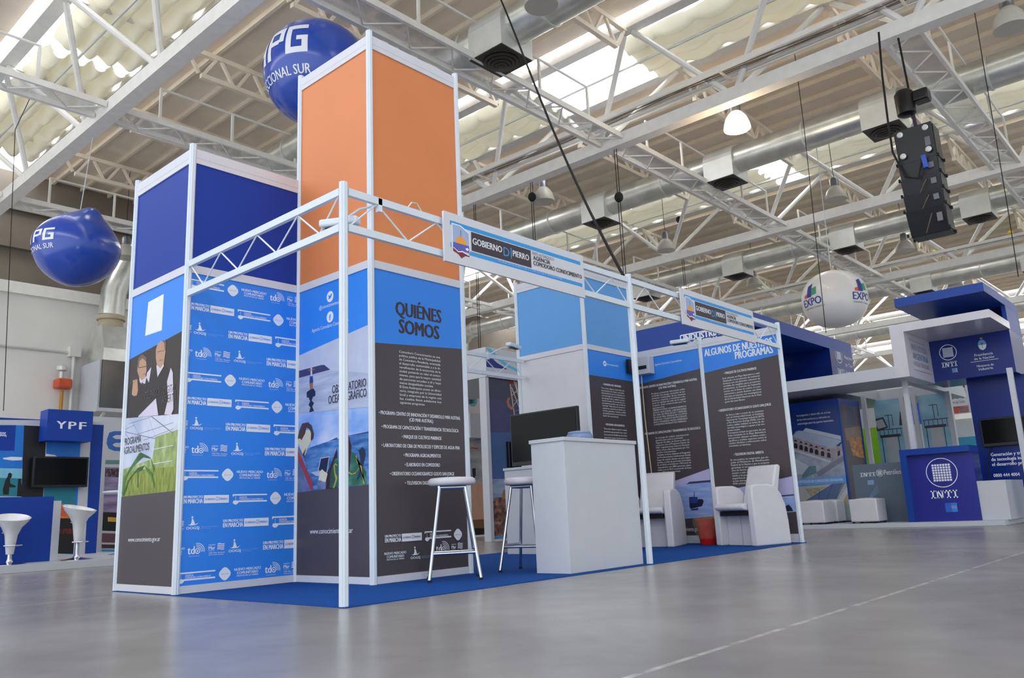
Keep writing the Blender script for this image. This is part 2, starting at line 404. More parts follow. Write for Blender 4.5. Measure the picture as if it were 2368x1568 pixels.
tn = ['nearest white roof truss, crossing the top left corner above the blue balloon', 'white roof truss crossing above the orange tower to the top right',
      'white roof truss passing behind the hanging speaker stack', 'white roof truss passing above the white balloon',
      'far white roof truss seen just above the blue exhibition canopy', 'farther white roof truss, next one behind the canopy roof truss', 'farthest white roof truss near the back of the hall']
for i, k in enumerate(range(0, 7)): roof_truss(k, tn[i])

# ---------------------------------------------------------------- open-web joists
joist_y = [4.28+3.37*j for j in range(-4, 5)]
def joist(k, y, label):
    a, e = TX[k]+HB+.09, TX[k+1]-HB-.09; zu, zl = 10.21, 9.68
    t = thing('roof_joist', label, 'roof joist', ((a+e)/2, y, zl), 'open-web roof joists')
    q = MB(); q.box(a, e, y-.05, y+.05, zu-.05, zu+.05); obj('top_chord', q, PURL, t)
    n = 8; p = (e-a)/n
    q = MB(); q.box(a+p*.5, e-p*.5, y-.05, y+.05, zl-.05, zl+.05); obj('bottom_chord', q, PURL, t)
    q = MB()
    for i in range(n):
        x0, xm, x1 = a+i*p, a+(i+.5)*p, a+(i+1)*p
        for u, v_ in ((x0+.06, xm-.05), (x1-.06, xm+.05)):
            if i == 0 and u > v_ and False: continue
            q.bar((u, y, zu-.04), (v_, y, zl+.04), .06, .06)
    obj('web', q, PURL, t)
bayn = ['left of the orange tower', 'above the glowing lamp', 'right of the hanging speakers', 'above the white balloon', 'behind the white balloon']
for i, k in enumerate(range(0, 5)):
    for j, y in enumerate(joist_y):
        if k == 0 and y < 3: continue
        if y < -4: continue
        r = len([q for q in joist_y if q > y])
        joist(k, y, 'open-web joist, %s from the left wall, %s' % (ORD[r], bayn[i]))

# ---------------------------------------------------------------- quilted skylight blinds
BL = bpy.data.materials.new('quilted_cream_fabric'); BL.use_nodes = True; nt = BL.node_tree; b = nt.nodes['Principled BSDF']
tc = nt.nodes.new('ShaderNodeTexCoord'); n_ = nz(2, 2); r_ = ramp(n_.outputs['Fac'], [(.3, '#ddd6c0'), (.7, '#e2dcc8')])
nt.links.new(r_.outputs[0], b.inputs['Base Color']); b.inputs['Roughness'].default_value = .8
tl = nt.nodes.new('ShaderNodeBsdfTranslucent'); nt.links.new(r_.outputs[0], tl.inputs[0]); ms = nt.nodes.new('ShaderNodeMixShader'); ms.inputs[0].default_value = .05
out = nt.nodes['Material Output']; nt.links.new(b.outputs[0], ms.inputs[1]); nt.links.new(tl.outputs[0], ms.inputs[2]); nt.links.new(ms.outputs[0], out.inputs[0])
def blind(k, y0, y1, label, depth=.27, gather=0.0, xa=-.74, xb=.9):
    q = MB(); nx = 32; ny = max(8, int((y1-y0)/.1)); x = TX[k]; vs = []
    for j in range(ny+1):
        y = y0+(y1-y0)*j/ny
        sc = abs(math.sin(PI*(y-y0)/.92)); sag = min(1, (y-y0)/.5, (y1-y)/.5); sag = max(0, sag)
        for i in range(nx+1):
            u = i/nx; lobe = abs(math.sin(PI*4*u)); e = .07*sc*(1 if i in (0, nx) else 0)
            xx = x+xa+(xb-xa)*u + (-e if i == 0 else e if i == nx else 0)
            z = ZT+.02-depth*(.35*lobe+.65*lobe*sc**.6)-.08*(1-sag)+.03*math.sin(y*1.7+u*5)
            yy = y + (.12*lobe if j == 0 else -.12*lobe if j == ny else 0)
            vs.append((xx, yy, z))
    q.raw(vs, [(j*(nx+1)+i, j*(nx+1)+i+1, (j+1)*(nx+1)+i+1, (j+1)*(nx+1)+i) for j in range(ny) for i in range(nx)])
    o = obj('skylight_blind', q, BL, smooth=True); tag(o, label, 'skylight blind', 'quilted skylight blinds'); return o
blind(0, 12.85, 18.6, 'cream quilted blind at the left edge, below the gap in the nearest skylight')
blind(0, -2, 12.6, 'cream quilted blind in the top left corner, above the gap in the nearest skylight')
blind(1, -10.8, 4.75, 'long cream quilted blind at top centre under the bright skylight')
blind(1, 7.3, 11.6, 'short cream quilted blind just right of the orange tower', .26)
blind(2, -10.8, 4.9, 'cream quilted blind along the skylight behind the hanging speaker stack', .14)
blind(2, 5.6, 16, 'cream quilted blind behind the duct diffuser above the front sign', .14)
blind(3, -10.8, 3.2, 'cream quilted blind under the far skylight above the white balloon', .1)
blind(3, 3.6, 14, 'cream quilted blind under the far skylight left of the white balloon', .1)
blind(4, -10.8, 0, 'cream quilted blind under the farthest skylight at the right edge', .1)

# ---------------------------------------------------------------- catwalks
def mesh_mat(name, col, fac, sc):
    m_ = bpy.data.materials.new(name); m_.use_nodes = True; t_ = m_.node_tree; b_ = t_.nodes['Principled BSDF']
    b_.inputs['Base Color'].default_value = (*lin(col), 1); b_.inputs['Roughness'].default_value = .5
    tr = t_.nodes.new('ShaderNodeBsdfTransparent'); mx = t_.nodes.new('ShaderNodeMixShader'); ck = t_.nodes.new('ShaderNodeTexNoise')
    ck.inputs['Scale'].default_value = sc; t2 = t_.nodes.new('ShaderNodeTexCoord'); t_.links.new(t2.outputs['Object'], ck.inputs['Vector'])
    mr = t_.nodes.new('ShaderNodeMapRange'); mr.inputs[3].default_value = fac-.08; mr.inputs[4].default_value = fac+.08
    t_.links.new(ck.outputs['Fac'], mr.inputs[0]); t_.links.new(mr.outputs[0], mx.inputs[0])
    t_.links.new(b_.outputs[0], mx.inputs[1]); t_.links.new(tr.outputs[0], mx.inputs[2]); t_.links.new(mx.outputs[0], t_.nodes['Material Output'].inputs[0]); return m_
GRATE = mesh_mat('walkway_mesh', '#d9dbdf', .66, 30)
WIREM = mesh_mat('wire_mesh', '#9a938c', .72, 60)
cat_y = [-.85+6.07*j for j in range(0, 4)]
cwn = ['left of the orange tower', 'above the front sign', 'beyond the hanging speakers', 'far above the white balloon', 'in the farthest bay']
def catwalk(k, y, label):
    a, e = TX[k]+.16, TX[k+1]-.16; z = ZM+.02; t = thing('roof_catwalk', label, 'catwalk', ((a+e)/2, y, z-.06), 'mesh roof catwalks')
    for yy, w_ in ((y, .06), (y+.6, .09)):
        q = MB(); q.box(a, e, yy-w_/2, yy+w_/2, z-.06, z+.06); obj('edge_rail', q, STEEL, t)
    q = MB(); q.box(a, e, y+.04, y+.55, z+.035, z+.045); obj('mesh_deck', q, GRATE, t)
    q = MB(); n = 8; p = (e-a)/n
    for i in range(n):
        q.bar((a+i*p, y+.03, z-.03), (a+(i+.5)*p, y+.55, z-.03), .025, .025); q.bar((a+(i+.5)*p, y+.55, z-.03), (a+(i+1)*p, y+.03, z-.03), .025, .025)
    obj('lacing', q, STEEL, t)
    q = MB(); q.tube([(a+.7, y, z+.72), (e-1.2, y, z+.72)], .025, 6); obj('handrail', q, STEEL, t)
    for i in range(5):
        xx = a+.72+(e-a-1.94)*i/4; q = MB(); q.box(xx-.025, xx+.025, y-.02, y+.02, z+.06, z+.72); obj('handrail_post', q, STEEL, t)
for i, k in enumerate(range(-1, 5)):
    for j, y in enumerate(cat_y):
        if k == -1:
            if y < 9: continue
            catwalk(k, y, 'white mesh catwalk at the left picture edge, %s from the wall' % ORD[3-j]); continue
        if k == 0 and y < 4: continue
        catwalk(k, y, 'white mesh catwalk %s, %s from the wall' % (cwn[i-1], ORD[3-j]))
# cable tray with wires beside two trusses
def cable_tray(k, label):
    Y1 = 20.4 if TX[k] < 14 else 24.4
    x = TX[k]; z = 8.86; t = thing('cable_tray', label, 'cable tray', (x-.3, 5, z-.04), 'mesh cable trays')
    for xx in (x-.54, x-.08):
        q = MB(); q.box(xx-.03, xx+.03, Y0, Y1-.3, z-.05, z+.05); obj('side_rail', q, STEEL, t)
    q = MB(); q.box(x-.51, x-.11, Y0, Y1-.3, z-.03, z-.02); obj('wire_mesh', q, WIREM, t)
    for c in range(3):
        pts = [(x-.31+.13*math.sin(y*.9+c*1.3)*(.4+.2*c)+.02*c, y, z+.01+.01*c) for y in [Y0+.5*i for i in range(int((Y1-Y0)/.5)-1)]]
        q = MB(); q.tube(pts, .009, 5); obj('cable', q, RUBBER, t)
    for yt in nodeb:
        if yt > Y1: continue
        q = MB(); q.box(x-.56, x-.06, yt-.02, yt+.02, z-.07, z-.03); obj('cross_bracket', q, PURL, t)
cable_tray(1, 'mesh cable tray full of black cables along the truss above the front sign')
cable_tray(3, 'mesh cable tray along the far truss above the white balloon')

# ---------------------------------------------------------------- ventilation ducts with square diffusers
DX = {0: 7.1, 1: 15.5, 2: 23.9, 3: 32.4, 4: 41.0}; ZD = 8.98; RD = .35
DUST = mat('diffuser_grille', '#3a3632', .5, .3)
def duct(i, ylo, yhi, ys, label, elbow=None):
    x = DX[i]; t = thing('ventilation_duct', label, 'duct', (x, (ylo+yhi)/2, ZD-RD-.3), 'round metal ducts')
    pts = [(x, ylo+(yhi-ylo)*j/20, ZD) for j in range(21)]
    if elbow: pts += elbow
    q = MB(); q.tube(pts, RD, 24); obj('duct_pipe', q, GALV, t, smooth=True)
    y = ylo
    n = int((yhi-ylo)/1.95)
    for j in range(n+1):
        yy = ylo+1.95*j+.9; q = MB(); q.lathe((x, yy, ZD), [(RD-.01, -.03), (RD+.022, -.025), (RD+.022, .025), (RD-.01, .03)], 24, ax=(0, 1, 0)); obj('joint_ring', q, GALVD, t, smooth=True)
    for yy in ys:
        q = MB(); q.box(x-.42, x+.42, yy-.4, yy+.4, ZD-.52, ZD); 
        n_ = 12; pr = [(.42*math.cos(PI*j/n_), .42*math.sin(PI*j/n_)*.9) for j in range(n_+1)]
        fr = Fr((x, yy-.4, ZD), (1, 0, 0), (0, 0, 1), (0, 1, 0)); q.prism(fr, pr, 0, .8)
        bx = obj('diffuser_box', q, GALVD, t)
        q = MB()
        for r1, dz in ((.38, 0), (.31, .035), (.245, .06), (.18, .085), (.115, .105), (.05, .12)):
            q.lathe((x, yy, ZD-.53-dz), [(r1, .02), (r1+.012, 0), (r1-.045, -.012), (r1-.05, .02)], 20)
        q.box(x-.41, x+.41, yy-.39, yy+.39, ZD-.535, ZD-.52); obj('round_grille', q, DUST, bx)
ysd = [.93+3.93*j for j in range(-1, 5)]
duct(0, -3, 18.0, [4.93], 'round metal duct running behind the orange tower down to the wall heater', [(7.1, 18.6, ZD-.02), (7.05, 19.2, ZD-.25), (6.9, 19.45, ZD-.6), (6.65, 19.55, ZD-1.1), (6.4, 19.6, ZD-1.8), (6.36, 19.6, 6.45)])
duct(1, -6, 19.5, ysd, 'round metal duct crossing the middle of the ceiling behind the lit lamp')
duct(2, -6, 22.2, ysd, 'round metal duct behind the lower speaker cabinets, bending down at the wall', [(23.9, 22.7, ZD-.1), (23.9, 23.1, ZD-.45), (23.9, 23.2, ZD-1.1), (23.9, 23.2, 5.5)])
duct(3, -6, 19.5, ysd, 'round metal duct passing behind the white balloon')
duct(4, -6, 19.5, [], 'farthest round metal duct low behind the blue canopy')

# ---------------------------------------------------------------- high-bay lamps
ALU = mat('lamp_housing', '#8d9096', .35, .8)
ACR = mat('frosted_acrylic_shade', '#d8d3c6', .3, 0, .04, trans=.25)
GLOW = mat('glowing_acrylic_shade', '#fff1d8', .3, 0, .02, emit=('#ffe2b0', 9.0))
ACRI = mat('shade_inside', '#e8e6e0', .3, 0, .03)
def bay_lamp(p, label, lit=False, r=.27, zt=10.47):
    p = V(p); t = thing('high_bay_lamp', label, 'lamp', p, 'bell-shaped ceiling lamps')
    q = MB(); q.lathe(p, [(r*.98, .0), (r, .02), (r*.93, .12), (r*.78, .24), (r*.55, .33), (r*.4, .37), (r*.37, .36), (r*.72, .235), (r*.9, .1), (r*.95, .01)], 28); obj('lamp_shade', q, GLOW if lit else ACR, t, smooth=True)
    q = MB(); q.lathe(p+V((0, 0, .36)), [(r*.4, 0), (r*.4, .2), (r*.3, .25), (r*.1, .27)], 20); obj('lamp_housing', q, ALU, t, smooth=True)
    q = MB(); q.tube([p+V((0, 0, .62)), p+V((.05, 0, .68)), p+V((0, 0, .74)), (p.x, p.y, zt)], .008, 5); obj('suspension_wire', q, RUBBER, t)
    q = MB(); q.lathe(p+V((0, 0, .05)), [(.04, 0), (.06, .08), (.06, .2), (.03, .25)], 12); obj('bulb', q, GLOW if lit else ACRI, t, smooth=True)
def lamp_at(x, y, z, label, lit=False, r=.27):
    P = onz(x, y, z); bay_lamp(P, label, lit, r, 8.40 if z < 8 and x > 1000 and y > 20 else 10.47)
lamp_at(1705, 299, 7.95, 'lit bell lamp glowing warm white under the roof truss', True)
lamp_at(1258, 467, 7.95, 'unlit bell lamp hanging above the front sign')
lamp_at(2338, 66, 7.95, 'unlit bell lamp in the top right corner')
lamp_at(1541, 580, 8.25, 'unlit bell lamp above the second sign, left of the roof truss', r=.29)
lamp_at(1934, 462, 8.25, 'unlit bell lamp left of the speaker stack', r=.29)
lamp_at(2094, 580, 8.6, 'unlit bell lamp just below the speaker stack', r=.31)
lamp_at(1745, 662, 8.6, 'unlit bell lamp left of the white balloon', r=.31)
lamp_at(2210, 664, 8.8, 'unlit bell lamp above the blue canopy roof', r=.33)
lamp_at(2342, 778, 8.9, 'small far unlit bell lamp right of the blue canopy', r=.33)
lamp_at(1252, 14, 8.2, 'unlit bell lamp cut by the top edge beside the metal duct')
lamp_at(289, 596, 7.9, 'unlit bell lamp between the blue balloon and the blue tower', r=.3)
# the warm light thrown by the one lit lamp
P = onz(1705, 299, 7.95); ll = bpy.data.lights.new('lit_lamp_glow', 'POINT'); ll.energy = 70; ll.color = (1.0, .78, .5); ll.shadow_soft_size = .25
lo = bpy.data.objects.new('lit_lamp_glow', ll); COL.objects.link(lo); lo.location = P - V((0, 0, .3))

# ---------------------------------------------------------------- wall services: heater, pipes
yw = 19.6
def wz(x, y): return ony(x, y, yw)
t = thing('wall_heater', 'grey metal wall heater with faceted hood under the vertical duct', 'heater', (6.5, yw, 3.6))
STAIN = mat('stainless_sheet', '#55575a', .22, 1.0, .15, 1.5)
q = MB(); q.box(5.95, 7.25, yw-.65, yw+.7, 3.72, 5.05); obj('heater_cabinet', q, STAIN, t)
q = MB(); q.box(5.9, 5.95, yw-.6, yw+.7, 3.72, 5.05); obj('side_panel', q, LAMIN, t)
q = MB(); q.hexa([(5.95, yw-.65, 5.05), (7.25, yw-.65, 5.05), (7.25, yw+.7, 5.05), (5.95, yw+.7, 5.05)], [(5.98, yw-.6, 5.4), (7.2, yw-.6, 5.4), (7.2, yw+.6, 5.4), (5.98, yw+.6, 5.4)])
q.hexa([(5.98, yw-.6, 5.4), (7.2, yw-.6, 5.4), (7.2, yw+.6, 5.4), (5.98, yw+.6, 5.4)], [(6.0, yw-.32, 6.1), (6.75, yw-.32, 6.1), (6.75, yw+.32, 6.1), (6.0, yw+.32, 6.1)]); obj('hood', q, GALV, t)
q = MB(); q.lathe((6.36, yw, 6.1), [(.33, 0), (.33, .2), (.38, .22), (.38, .34), (.34, .36)], 24); obj('flexible_collar', q, mat('canvas_collar', '#b9ab90', .8), t, smooth=True)
q = MB(); q.box(5.85, 7.3, yw-.7, yw+.75, 3.62, 3.72); obj('shelf', q, LAMIN, t)
for xx in (6.1, 7.0):
    q = MB(); q.bar((xx, yw-.6, 3.62), (xx, yw+.75, 2.9), .06, .06); obj('shelf_bracket', q, STEEL, t)
q = MB(); q.tube([(4.0, YN-.06, 5.42), (5.53, YN-.06, 5.42)], .035, 8); q.tube([(-6, YN-.06, 5.42), (4.0, YN-.06, 5.42)], .035, 8)
tag(obj('conduit_pipe', q, GALVD), 'thin horizontal conduit along the left hall wall beside the heater', 'pipe')
q = MB(); q.box(5.54, 5.84, YN-.2, YN, 5.3, 5.58); tag(obj('junction_box', q, WALLM), 'small cream junction box on the left hall wall above the orange valve', 'junction box')
q = MB(); q.tube([(5.68, YN-.1, 5.3), (5.68, YN-.1, 2.4)], .05, 8); tag(obj('drop_pipe', q, GALVD), 'grey vertical pipe under the junction box on the left wall', 'pipe')
t = thing('gas_valve', 'orange gas valve on a yellow pipe beside the wall heater', 'valve', (5.4, YN-.2, 2.4))
q = MB(); q.tube([(5.4, YN-.2, 2.4), (5.4, YN-.2, 4.3)], .05, 8); obj('yellow_pipe', q, mat('yellow_paint', '#c98a2a', .5), t)
q = MB(); q.box(5.2, 5.58, YN-.45, YN-.05, 4.35, 4.62); obj('valve_body', q, mat('orange_paint', '#d4562e', .5), t, bevel=.05)
q = MB(); q.lathe((5.34, YN-.25, 4.62), [(.06, 0), (.06, .2), (.14, .24), (.14, .34), (.05, .4)], 12); obj('valve_head', q, GALVD, t)
# ================================================================ the modular exhibition stand
XQ, XRR, XG = 3.13, 6.25, 5.12
# carpet
CARP = mat('blue_carpet', '#1d4a90', .95, 0, .16, 90, spec=.1, bump=.3)
m = MB(); m.box(-.02, XRR+.03, -.04, 3.02, 0.0, .006); tag(obj('carpet', m, CARP), 'blue carpet covering the floor of the stand', 'carpet')

def post(parent, x, y, z1, name='post'):
    q = MB(); n = 24; pr = []
    for z in (0.0, z1):
        pr.append([V((x+(.0275 if k % 3 else .0235)*math.cos(2*PI*k/n), y+(.0275 if k % 3 else .0235)*math.sin(2*PI*k/n), z+.0065)) for k in range(n)])
    q.raw(pr[0]+pr[1], [tuple(range(n-1, -1, -1)), tuple(range(n, 2*n))]+[(k, (k+1) % n, n+(k+1) % n, n+k) for k in range(n)])
    return obj(name, q, WHITE, parent)
def rail(parent, fr, W, z0, z1, m=None):
    q = MB(); q.fbox(fr, .02, W-.02, z0, z1, -.012, .012)
    if z1-z0 > .07: q.fbox(fr, .02, W-.02, z0+.35*(z1-z0), z0+.35*(z1-z0)+.004, .012, .0125, mat('groove_shadow_line', '#b3b7bd', .5))
    return obj('rail', q, m or RAILW, parent)
def panel(parent, fr, W, z0, z1, m, name='panel'):
    q = MB(); q.fbox(fr, .02, W-.02, z0, z1, -.004, .002); return obj(name, q, m, parent)
AB = Fr((0, 3, 0), (0, -1, 0), (0, 0, 1), (-1, 0, 0))
BC = Fr((0, 2, 0), (1, 0, 0), (0, 0, 1), (0, -1, 0))
CDf = Fr((1, 2, 0), (0, -1, 0), (0, 0, 1), (-1, 0, 0))
DE = Fr((1, 1, 0), (1, 0, 0), (0, 0, 1), (0, -1, 0))
def tower(label, x0, y0, x1, y1, ztop, upper, name, skip=()):
    t = thing(name, label, 'tower', ((x0+x1)/2, (y0+y1)/2, 0))
    for x, y in ((x0, y0), (x1, y0), (x1, y1), (x0, y1)):
        if (x, y) not in skip: post(t, x, y, ztop+.03)
    W, D = x1-x0, y1-y0
    frs = [(Fr((x0, y1, 0), (0, -1, 0), (0, 0, 1), (-1, 0, 0)), D), (Fr((x0, y0, 0), (1, 0, 0), (0, 0, 1), (0, -1, 0)), W),
           (Fr((x1, y0, 0), (0, 1, 0), (0, 0, 1), (1, 0, 0)), D), (Fr((x1, y1, 0), (-1, 0, 0), (0, 0, 1), (0, 1, 0)), W)]
    lows = []
    for fr, w_ in frs:
        rail(t, fr, w_, .008, .06); rail(t, fr, w_, 2.42, 2.485); rail(t, fr, w_, ztop-.12, ztop)
        lows.append(panel(t, fr, w_, .06, 2.42, RAILW)); panel(t, fr, w_, 2.485, ztop-.12, upper)
    return t, lows
tb, lb = tower('white framed tower with navy upper panels and a blue logo wall', 0, 2, 1, 3, 3.46, NAVY, 'panel_tower', ((1, 2),))
to, lo_ = tower('tallest white framed tower with orange upper panels', 1, 1, 2, 2, 4.46, ORANGE, 'panel_tower')
tp, lp = tower('white framed storeroom tower with sky blue upper panels', XG, 2, XRR, 3.1, 3.48, PALE, 'panel_tower')

# ---- logo pieces (all share an origin at their lower left, width w)
def lg_agencia(p, u, v, w, ink, back):
    p.rect(u+.02*w, u+w, v+.215*w, v+.25*w, ink); p.rect(u+.02*w, u+w, v+.045*w, v+.085*w, ink)
    p.rect(u, u+.03*w, v+.19*w, v+.25*w, ink)
    p.poly([(u, v+.03*w), (u+.06*w, v-.015*w), (u+.11*w, v-.015*w), (u+.17*w, v+.03*w), (u+.15*w, v+.06*w), (u+.09*w, v+.1*w), (u+.03*w, v+.06*w)], ink)
    p.rect(u+.08*w, u+.088*w, v+.1*w, v+.2*w, ink)
    p.text('ENTE AUTARQUICO', u+.19*w, u+.4*w, v+.195*w, .012*w, ink); p.text('AGENCIA', u+.19*w, u+.41*w, v+.145*w, .04*w, ink, True)
    p.text('COMODORO CONOCIMIENTO', u+.19*w, u+.88*w, v+.095*w, .04*w, ink, True)
def lg_badge(p, u, v, w, ink, back):
    r = w/2; n = 32; pts = []
    for i in range(n):
        a = 2*PI*i/n; k = r*(1+.06*math.cos(4*a)); pts.append((u+r+k*math.cos(a), v+r+k*math.sin(a)))
    p.poly(pts, ink); p.text('elaborado', u+.3*r, u+1.7*r, v+.9*r, .16*r, back)
def lg_nuevo(p, u, v, w, ink, back):
    p.text('NUEVO MERCADO', u, u+w, v+.19*w, .085*w, ink, True); p.text('COMUNITARIO', u+.1*w, u+.9*w, v+.075*w, .085*w, ink, True); p.text('FRUTOS DE LA TIERRA', u+.1*w, u+.9*w, v, .045*w, ink, True)
def lg_tda(p, u, v, w, ink, back):
    p.text('td', u, u+.42*w, v+.12*w, .42*w, ink, True); p.disc(u+.58*w, v+.27*w, .155*w, ink, r0=.105*w); p.disc(u+.58*w, v+.27*w, .05*w, ink)
    for r in (.27, .36, .45): p.disc(u+.55*w, v+.25*w, r*w, ink, r0=(r-.035)*w, t0=-.1, t1=1.75, n=14)
    p.rect(u+.08*w, u+.7*w, v, v+.012*w, ink)
def lg_mar(p, u, v, w, ink, back):
    p.text('centro', u, u+.42*w, v+.56*w, .1*w, ink); p.text('Mar', u, u+.42*w, v+.33*w, .19*w, ink, True); p.text('Austral', u, u+.34*w, v+.25*w, .055*w, ink)
    for i in range(4):
        y = v+.3*w+i*.1*w; n = 6
        for j in range(n):
            a, b_ = u+w*(.55+.45*j/n), u+w*(.55+.45*(j+1)/n); f = lambda t: y+.028*w*math.sin(t*2*PI)
            p.poly([(a, f(j/n)), (b_, f((j+1)/n)), (b_, f((j+1)/n)+.055*w), (a, f(j/n)+.055*w)], ink)
    p.text('CID Mar Austral', u, u+w, v+.08*w, .1*w, ink); p.rect(u, u+.95*w, v, v+.02*w, ink)
def lg_oogsj(p, u, v, w, ink, back):
    p.text('OOGSJ', u, u+.4*w, v, .075*w, ink, True)
    p.poly([(u+.04*w, v+.13*w), (u+.16*w, v+.15*w), (u+.28*w, v+.14*w), (u+.39*w, v+.19*w), (u+.3*w, v+.12*w), (u+.14*w, v+.11*w)], ink)
    p.poly([(u+.13*w, v+.14*w), (u+.27*w, v+.14*w), (u+.23*w, v+.24*w), (u+.2*w, v+.3*w), (u+.16*w, v+.3*w), (u+.16*w, v+.22*w)], ink); p.disc(u+.18*w, v+.345*w, .03*w, ink, n=10)
    p.text('Observatorio Oceanográfico', u+.45*w, u+w, v+.045*w, .03*w, INKB); p.text('Golfo San Jorge', u+.45*w, u+.75*w, v+.0*w, .03*w, INKB)
def lg_unp(p, u, v, w, ink, back):
    p.text('UN PROYECTO', u, u+.43*w, v+.1*w, .05*w, ink, 2); p.text('EN MARCHA', u, u+.43*w, v, .085*w, ink, 2)
    p.rect(u+.45*w, u+w, v-.005*w, v+.155*w, ink)
    p.text('GOBIERNO', u+.47*w, u+.71*w, v+.055*w, .04*w, back, True); p.text('DI', u+.725*w, u+.79*w, v+.045*w, .075*w, back); p.text('PIERRO', u+.8*w, u+.975*w, v+.055*w, .04*w, back, True)

# ---- logo wall (tower front)
p = Print(BC, .022, .978, .062, 2.42, BLUE)
zA = (410, 620, 7.129)
def zuv(x, y, z=zA, fr=BC): return fr.uv(z[0]+x/z[2], z[1]+y/z[2])
v1 = BC.uv(537, 672)[1]; per = (v1-BC.uv(526.8, 1098)[1])/2
rows = [[(lg_agencia, 190, 765, -.13, 476), (lg_badge, 827, 997, -.5, 912), (lg_nuevo, 1055, 1465, -.13, 0), (lg_tda, 1525, 1760, -.3, 0), (lg_mar, 1812, 2030, -.33, 0)],
        [(lg_unp, 198, 930, -.07, 0), (lg_agencia, 990, 1530, -.13, 0), (lg_badge, 1583, 1745, -.5, 0), (lg_nuevo, 1800, 2230, -.13, 0)],
        [(lg_mar, 5, 222, -.33, 0), (lg_oogsj, 265, 765, -.12, 0), (lg_unp, 840, 1555, -.07, 0), (lg_agencia, 1610, 2170, -.13, 0)],
        [(lg_nuevo, -170, 240, -.13, 0), (lg_tda, 285, 555, -.3, 0), (lg_mar, 615, 860, -.33, 0), (lg_oogsj, 930, 1400, -.12, 0), (lg_unp, 1470, 2190, -.07, 0)]]
rowy = [420, 790, 1100, 1470]
for i in range(13):
    for fn, a, b_, dv, _x in rows[i % 4]:
        y = rowy[i % 4]; ua = zuv(a, y)[0]; ub = zuv(b_, y)[0]; w_ = ub-ua
        v = v1 - per*i/4
        if v < .1: continue
        d_ = p.d; fn(p, ua, v+dv*w_, w_, INK, BLUE); p.d = d_
p.done(lb[1])

# ---- left side of the blue tower: picture poster
p = Print(AB, .022, .978, .062, 2.42, BLUE)
z1 = (270, 760, 3.919)
DKBR = mat('print_dark_brown', '#2c211e', .45); SKIN = mat('print_skin', '#b98f76', .5); SKIN2 = mat('print_skin_shadow', '#8a6350', .5); SHIRT = mat('print_pale_shirt', '#d3cbdc', .5); SWEAT = mat('print_dark_sweater', '#241c1c', .5)
HAIR = mat('print_grey_hair', '#6b5a4c', .5); PAPER = mat('print_paper', '#d0c9dc', .5)
card = [(285.5+60, 700-10)]
p.px([(344, 699), (379.5, 680), (375, 764), (336.5, 777)], INK)      # blank white card
p.px([(40, 325), (640, -2), (640, 768), (10, 820)], DKBR, z1)
p.px([(150, 470), (195, 455), (195, 580), (180, 610), (140, 600), (150, 500)], SKIN, z1)
p.px([(95, 560), (200, 440), (260, 500), (330, 420), (370, 340), (440, 320), (500, 400), (520, 520), (525, 777), (10, 820)], SWEAT, z1)
p.px([(190, 455), (197, 560), (186, 605), (160, 612), (140, 598), (150, 500)], SKIN, z1)
p.px([(205, 445), (230, 505), (275, 430), (262, 500), (240, 505), (215, 490)], SHIRT, z1); p.px([(208, 440), (225, 500), (272, 445), (262, 420)], SHIRT, z1)
p.px([(280, 400), (318, 348), (296, 490), (272, 440)], SHIRT, z1)
p.px([(192, 340), (205, 280), (240, 250), (272, 290), (275, 380), (262, 445), (235, 470), (208, 440), (192, 390)], SKIN, z1)
p.px([(190, 345), (200, 270), (235, 232), (275, 262), (272, 300), (240, 268), (210, 295), (203, 360)], HAIR, z1)
p.px([(206, 352), (272, 340), (272, 346), (206, 358)], SWEAT, z1)
p.px([(242, 412), (270, 405), (268, 412), (244, 420)], SKIN2, z1)
p.px([(365, 345), (375, 440), (432, 340), (430, 300), (370, 320)], SHIRT, z1)
p.px([(360, 190), (375, 140), (410, 110), (445, 130), (448, 210), (432, 320), (400, 360), (370, 330), (360, 270)], SKIN, z1)
p.px([(445, 105), (456, 130), (450, 200), (440, 190), (436, 130), (415, 112)], HAIR, z1); p.px([(372, 208), (440, 195), (438, 202), (374, 216)], SKIN2, z1)
p.px([(392, 285), (425, 277), (424, 284), (394, 293)], SKIN2, z1)
p.px([(496, 355), (515, 400), (520, 730), (500, 780), (438, 778), (470, 640), (462, 480)], SHIRT, z1)
p.px([(205, 790), (362, 632), (383, 785), (200, 803)], PAPER, z1)
GREY = INKG
p.tpx('TELEVISION DIGITAL', (258, 640), (545, 568), .06, mat('print_brown_letter', '#54474a', .5), z=z1); p.tpx('ABIERTA', (415, 678), (545, 655), .06, mat('print_brown_letter', '#54474a', .5), z=z1)
# greenhouse picture
GH = noise_mat('print_greenhouse_sheet', [(.3, '#a9b4d4'), (.7, '#d3d9ea')], (3, 3, 3), .45, 3)
GRASS = noise_mat('print_grass', [(.3, '#5f7426'), (.55, '#8f9a3a'), (.8, '#b9bd66')], (60, 60, 12), .45, 5)
FOL = noise_mat('print_foliage', [(.3, '#6f8a54'), (.55, '#9fb06a'), (.8, '#c9d3a8')], (14, 14, 10), .45, 5)
LEAF = mat('print_maize_leaf', '#3f7a2a', .45); LEAF2 = mat('print_maize_leaf_dark', '#2c5a22', .45); BEAM = mat('print_frame_grey', '#7c7f96', .5); PALEB = mat('print_frame_pale', '#e2e6ef', .5)
p.px([(10, 820), (640, 768), (640, 1458), (-20, 1533)], GH, z1)
p.px([(360, 980), (640, 890), (640, 1300), (0, 1335), (0, 1300), (330, 1180)], FOL, z1)
p.px([(-20, 1360), (200, 1280), (640, 1240), (640, 1458), (-20, 1533)], GRASS, z1)
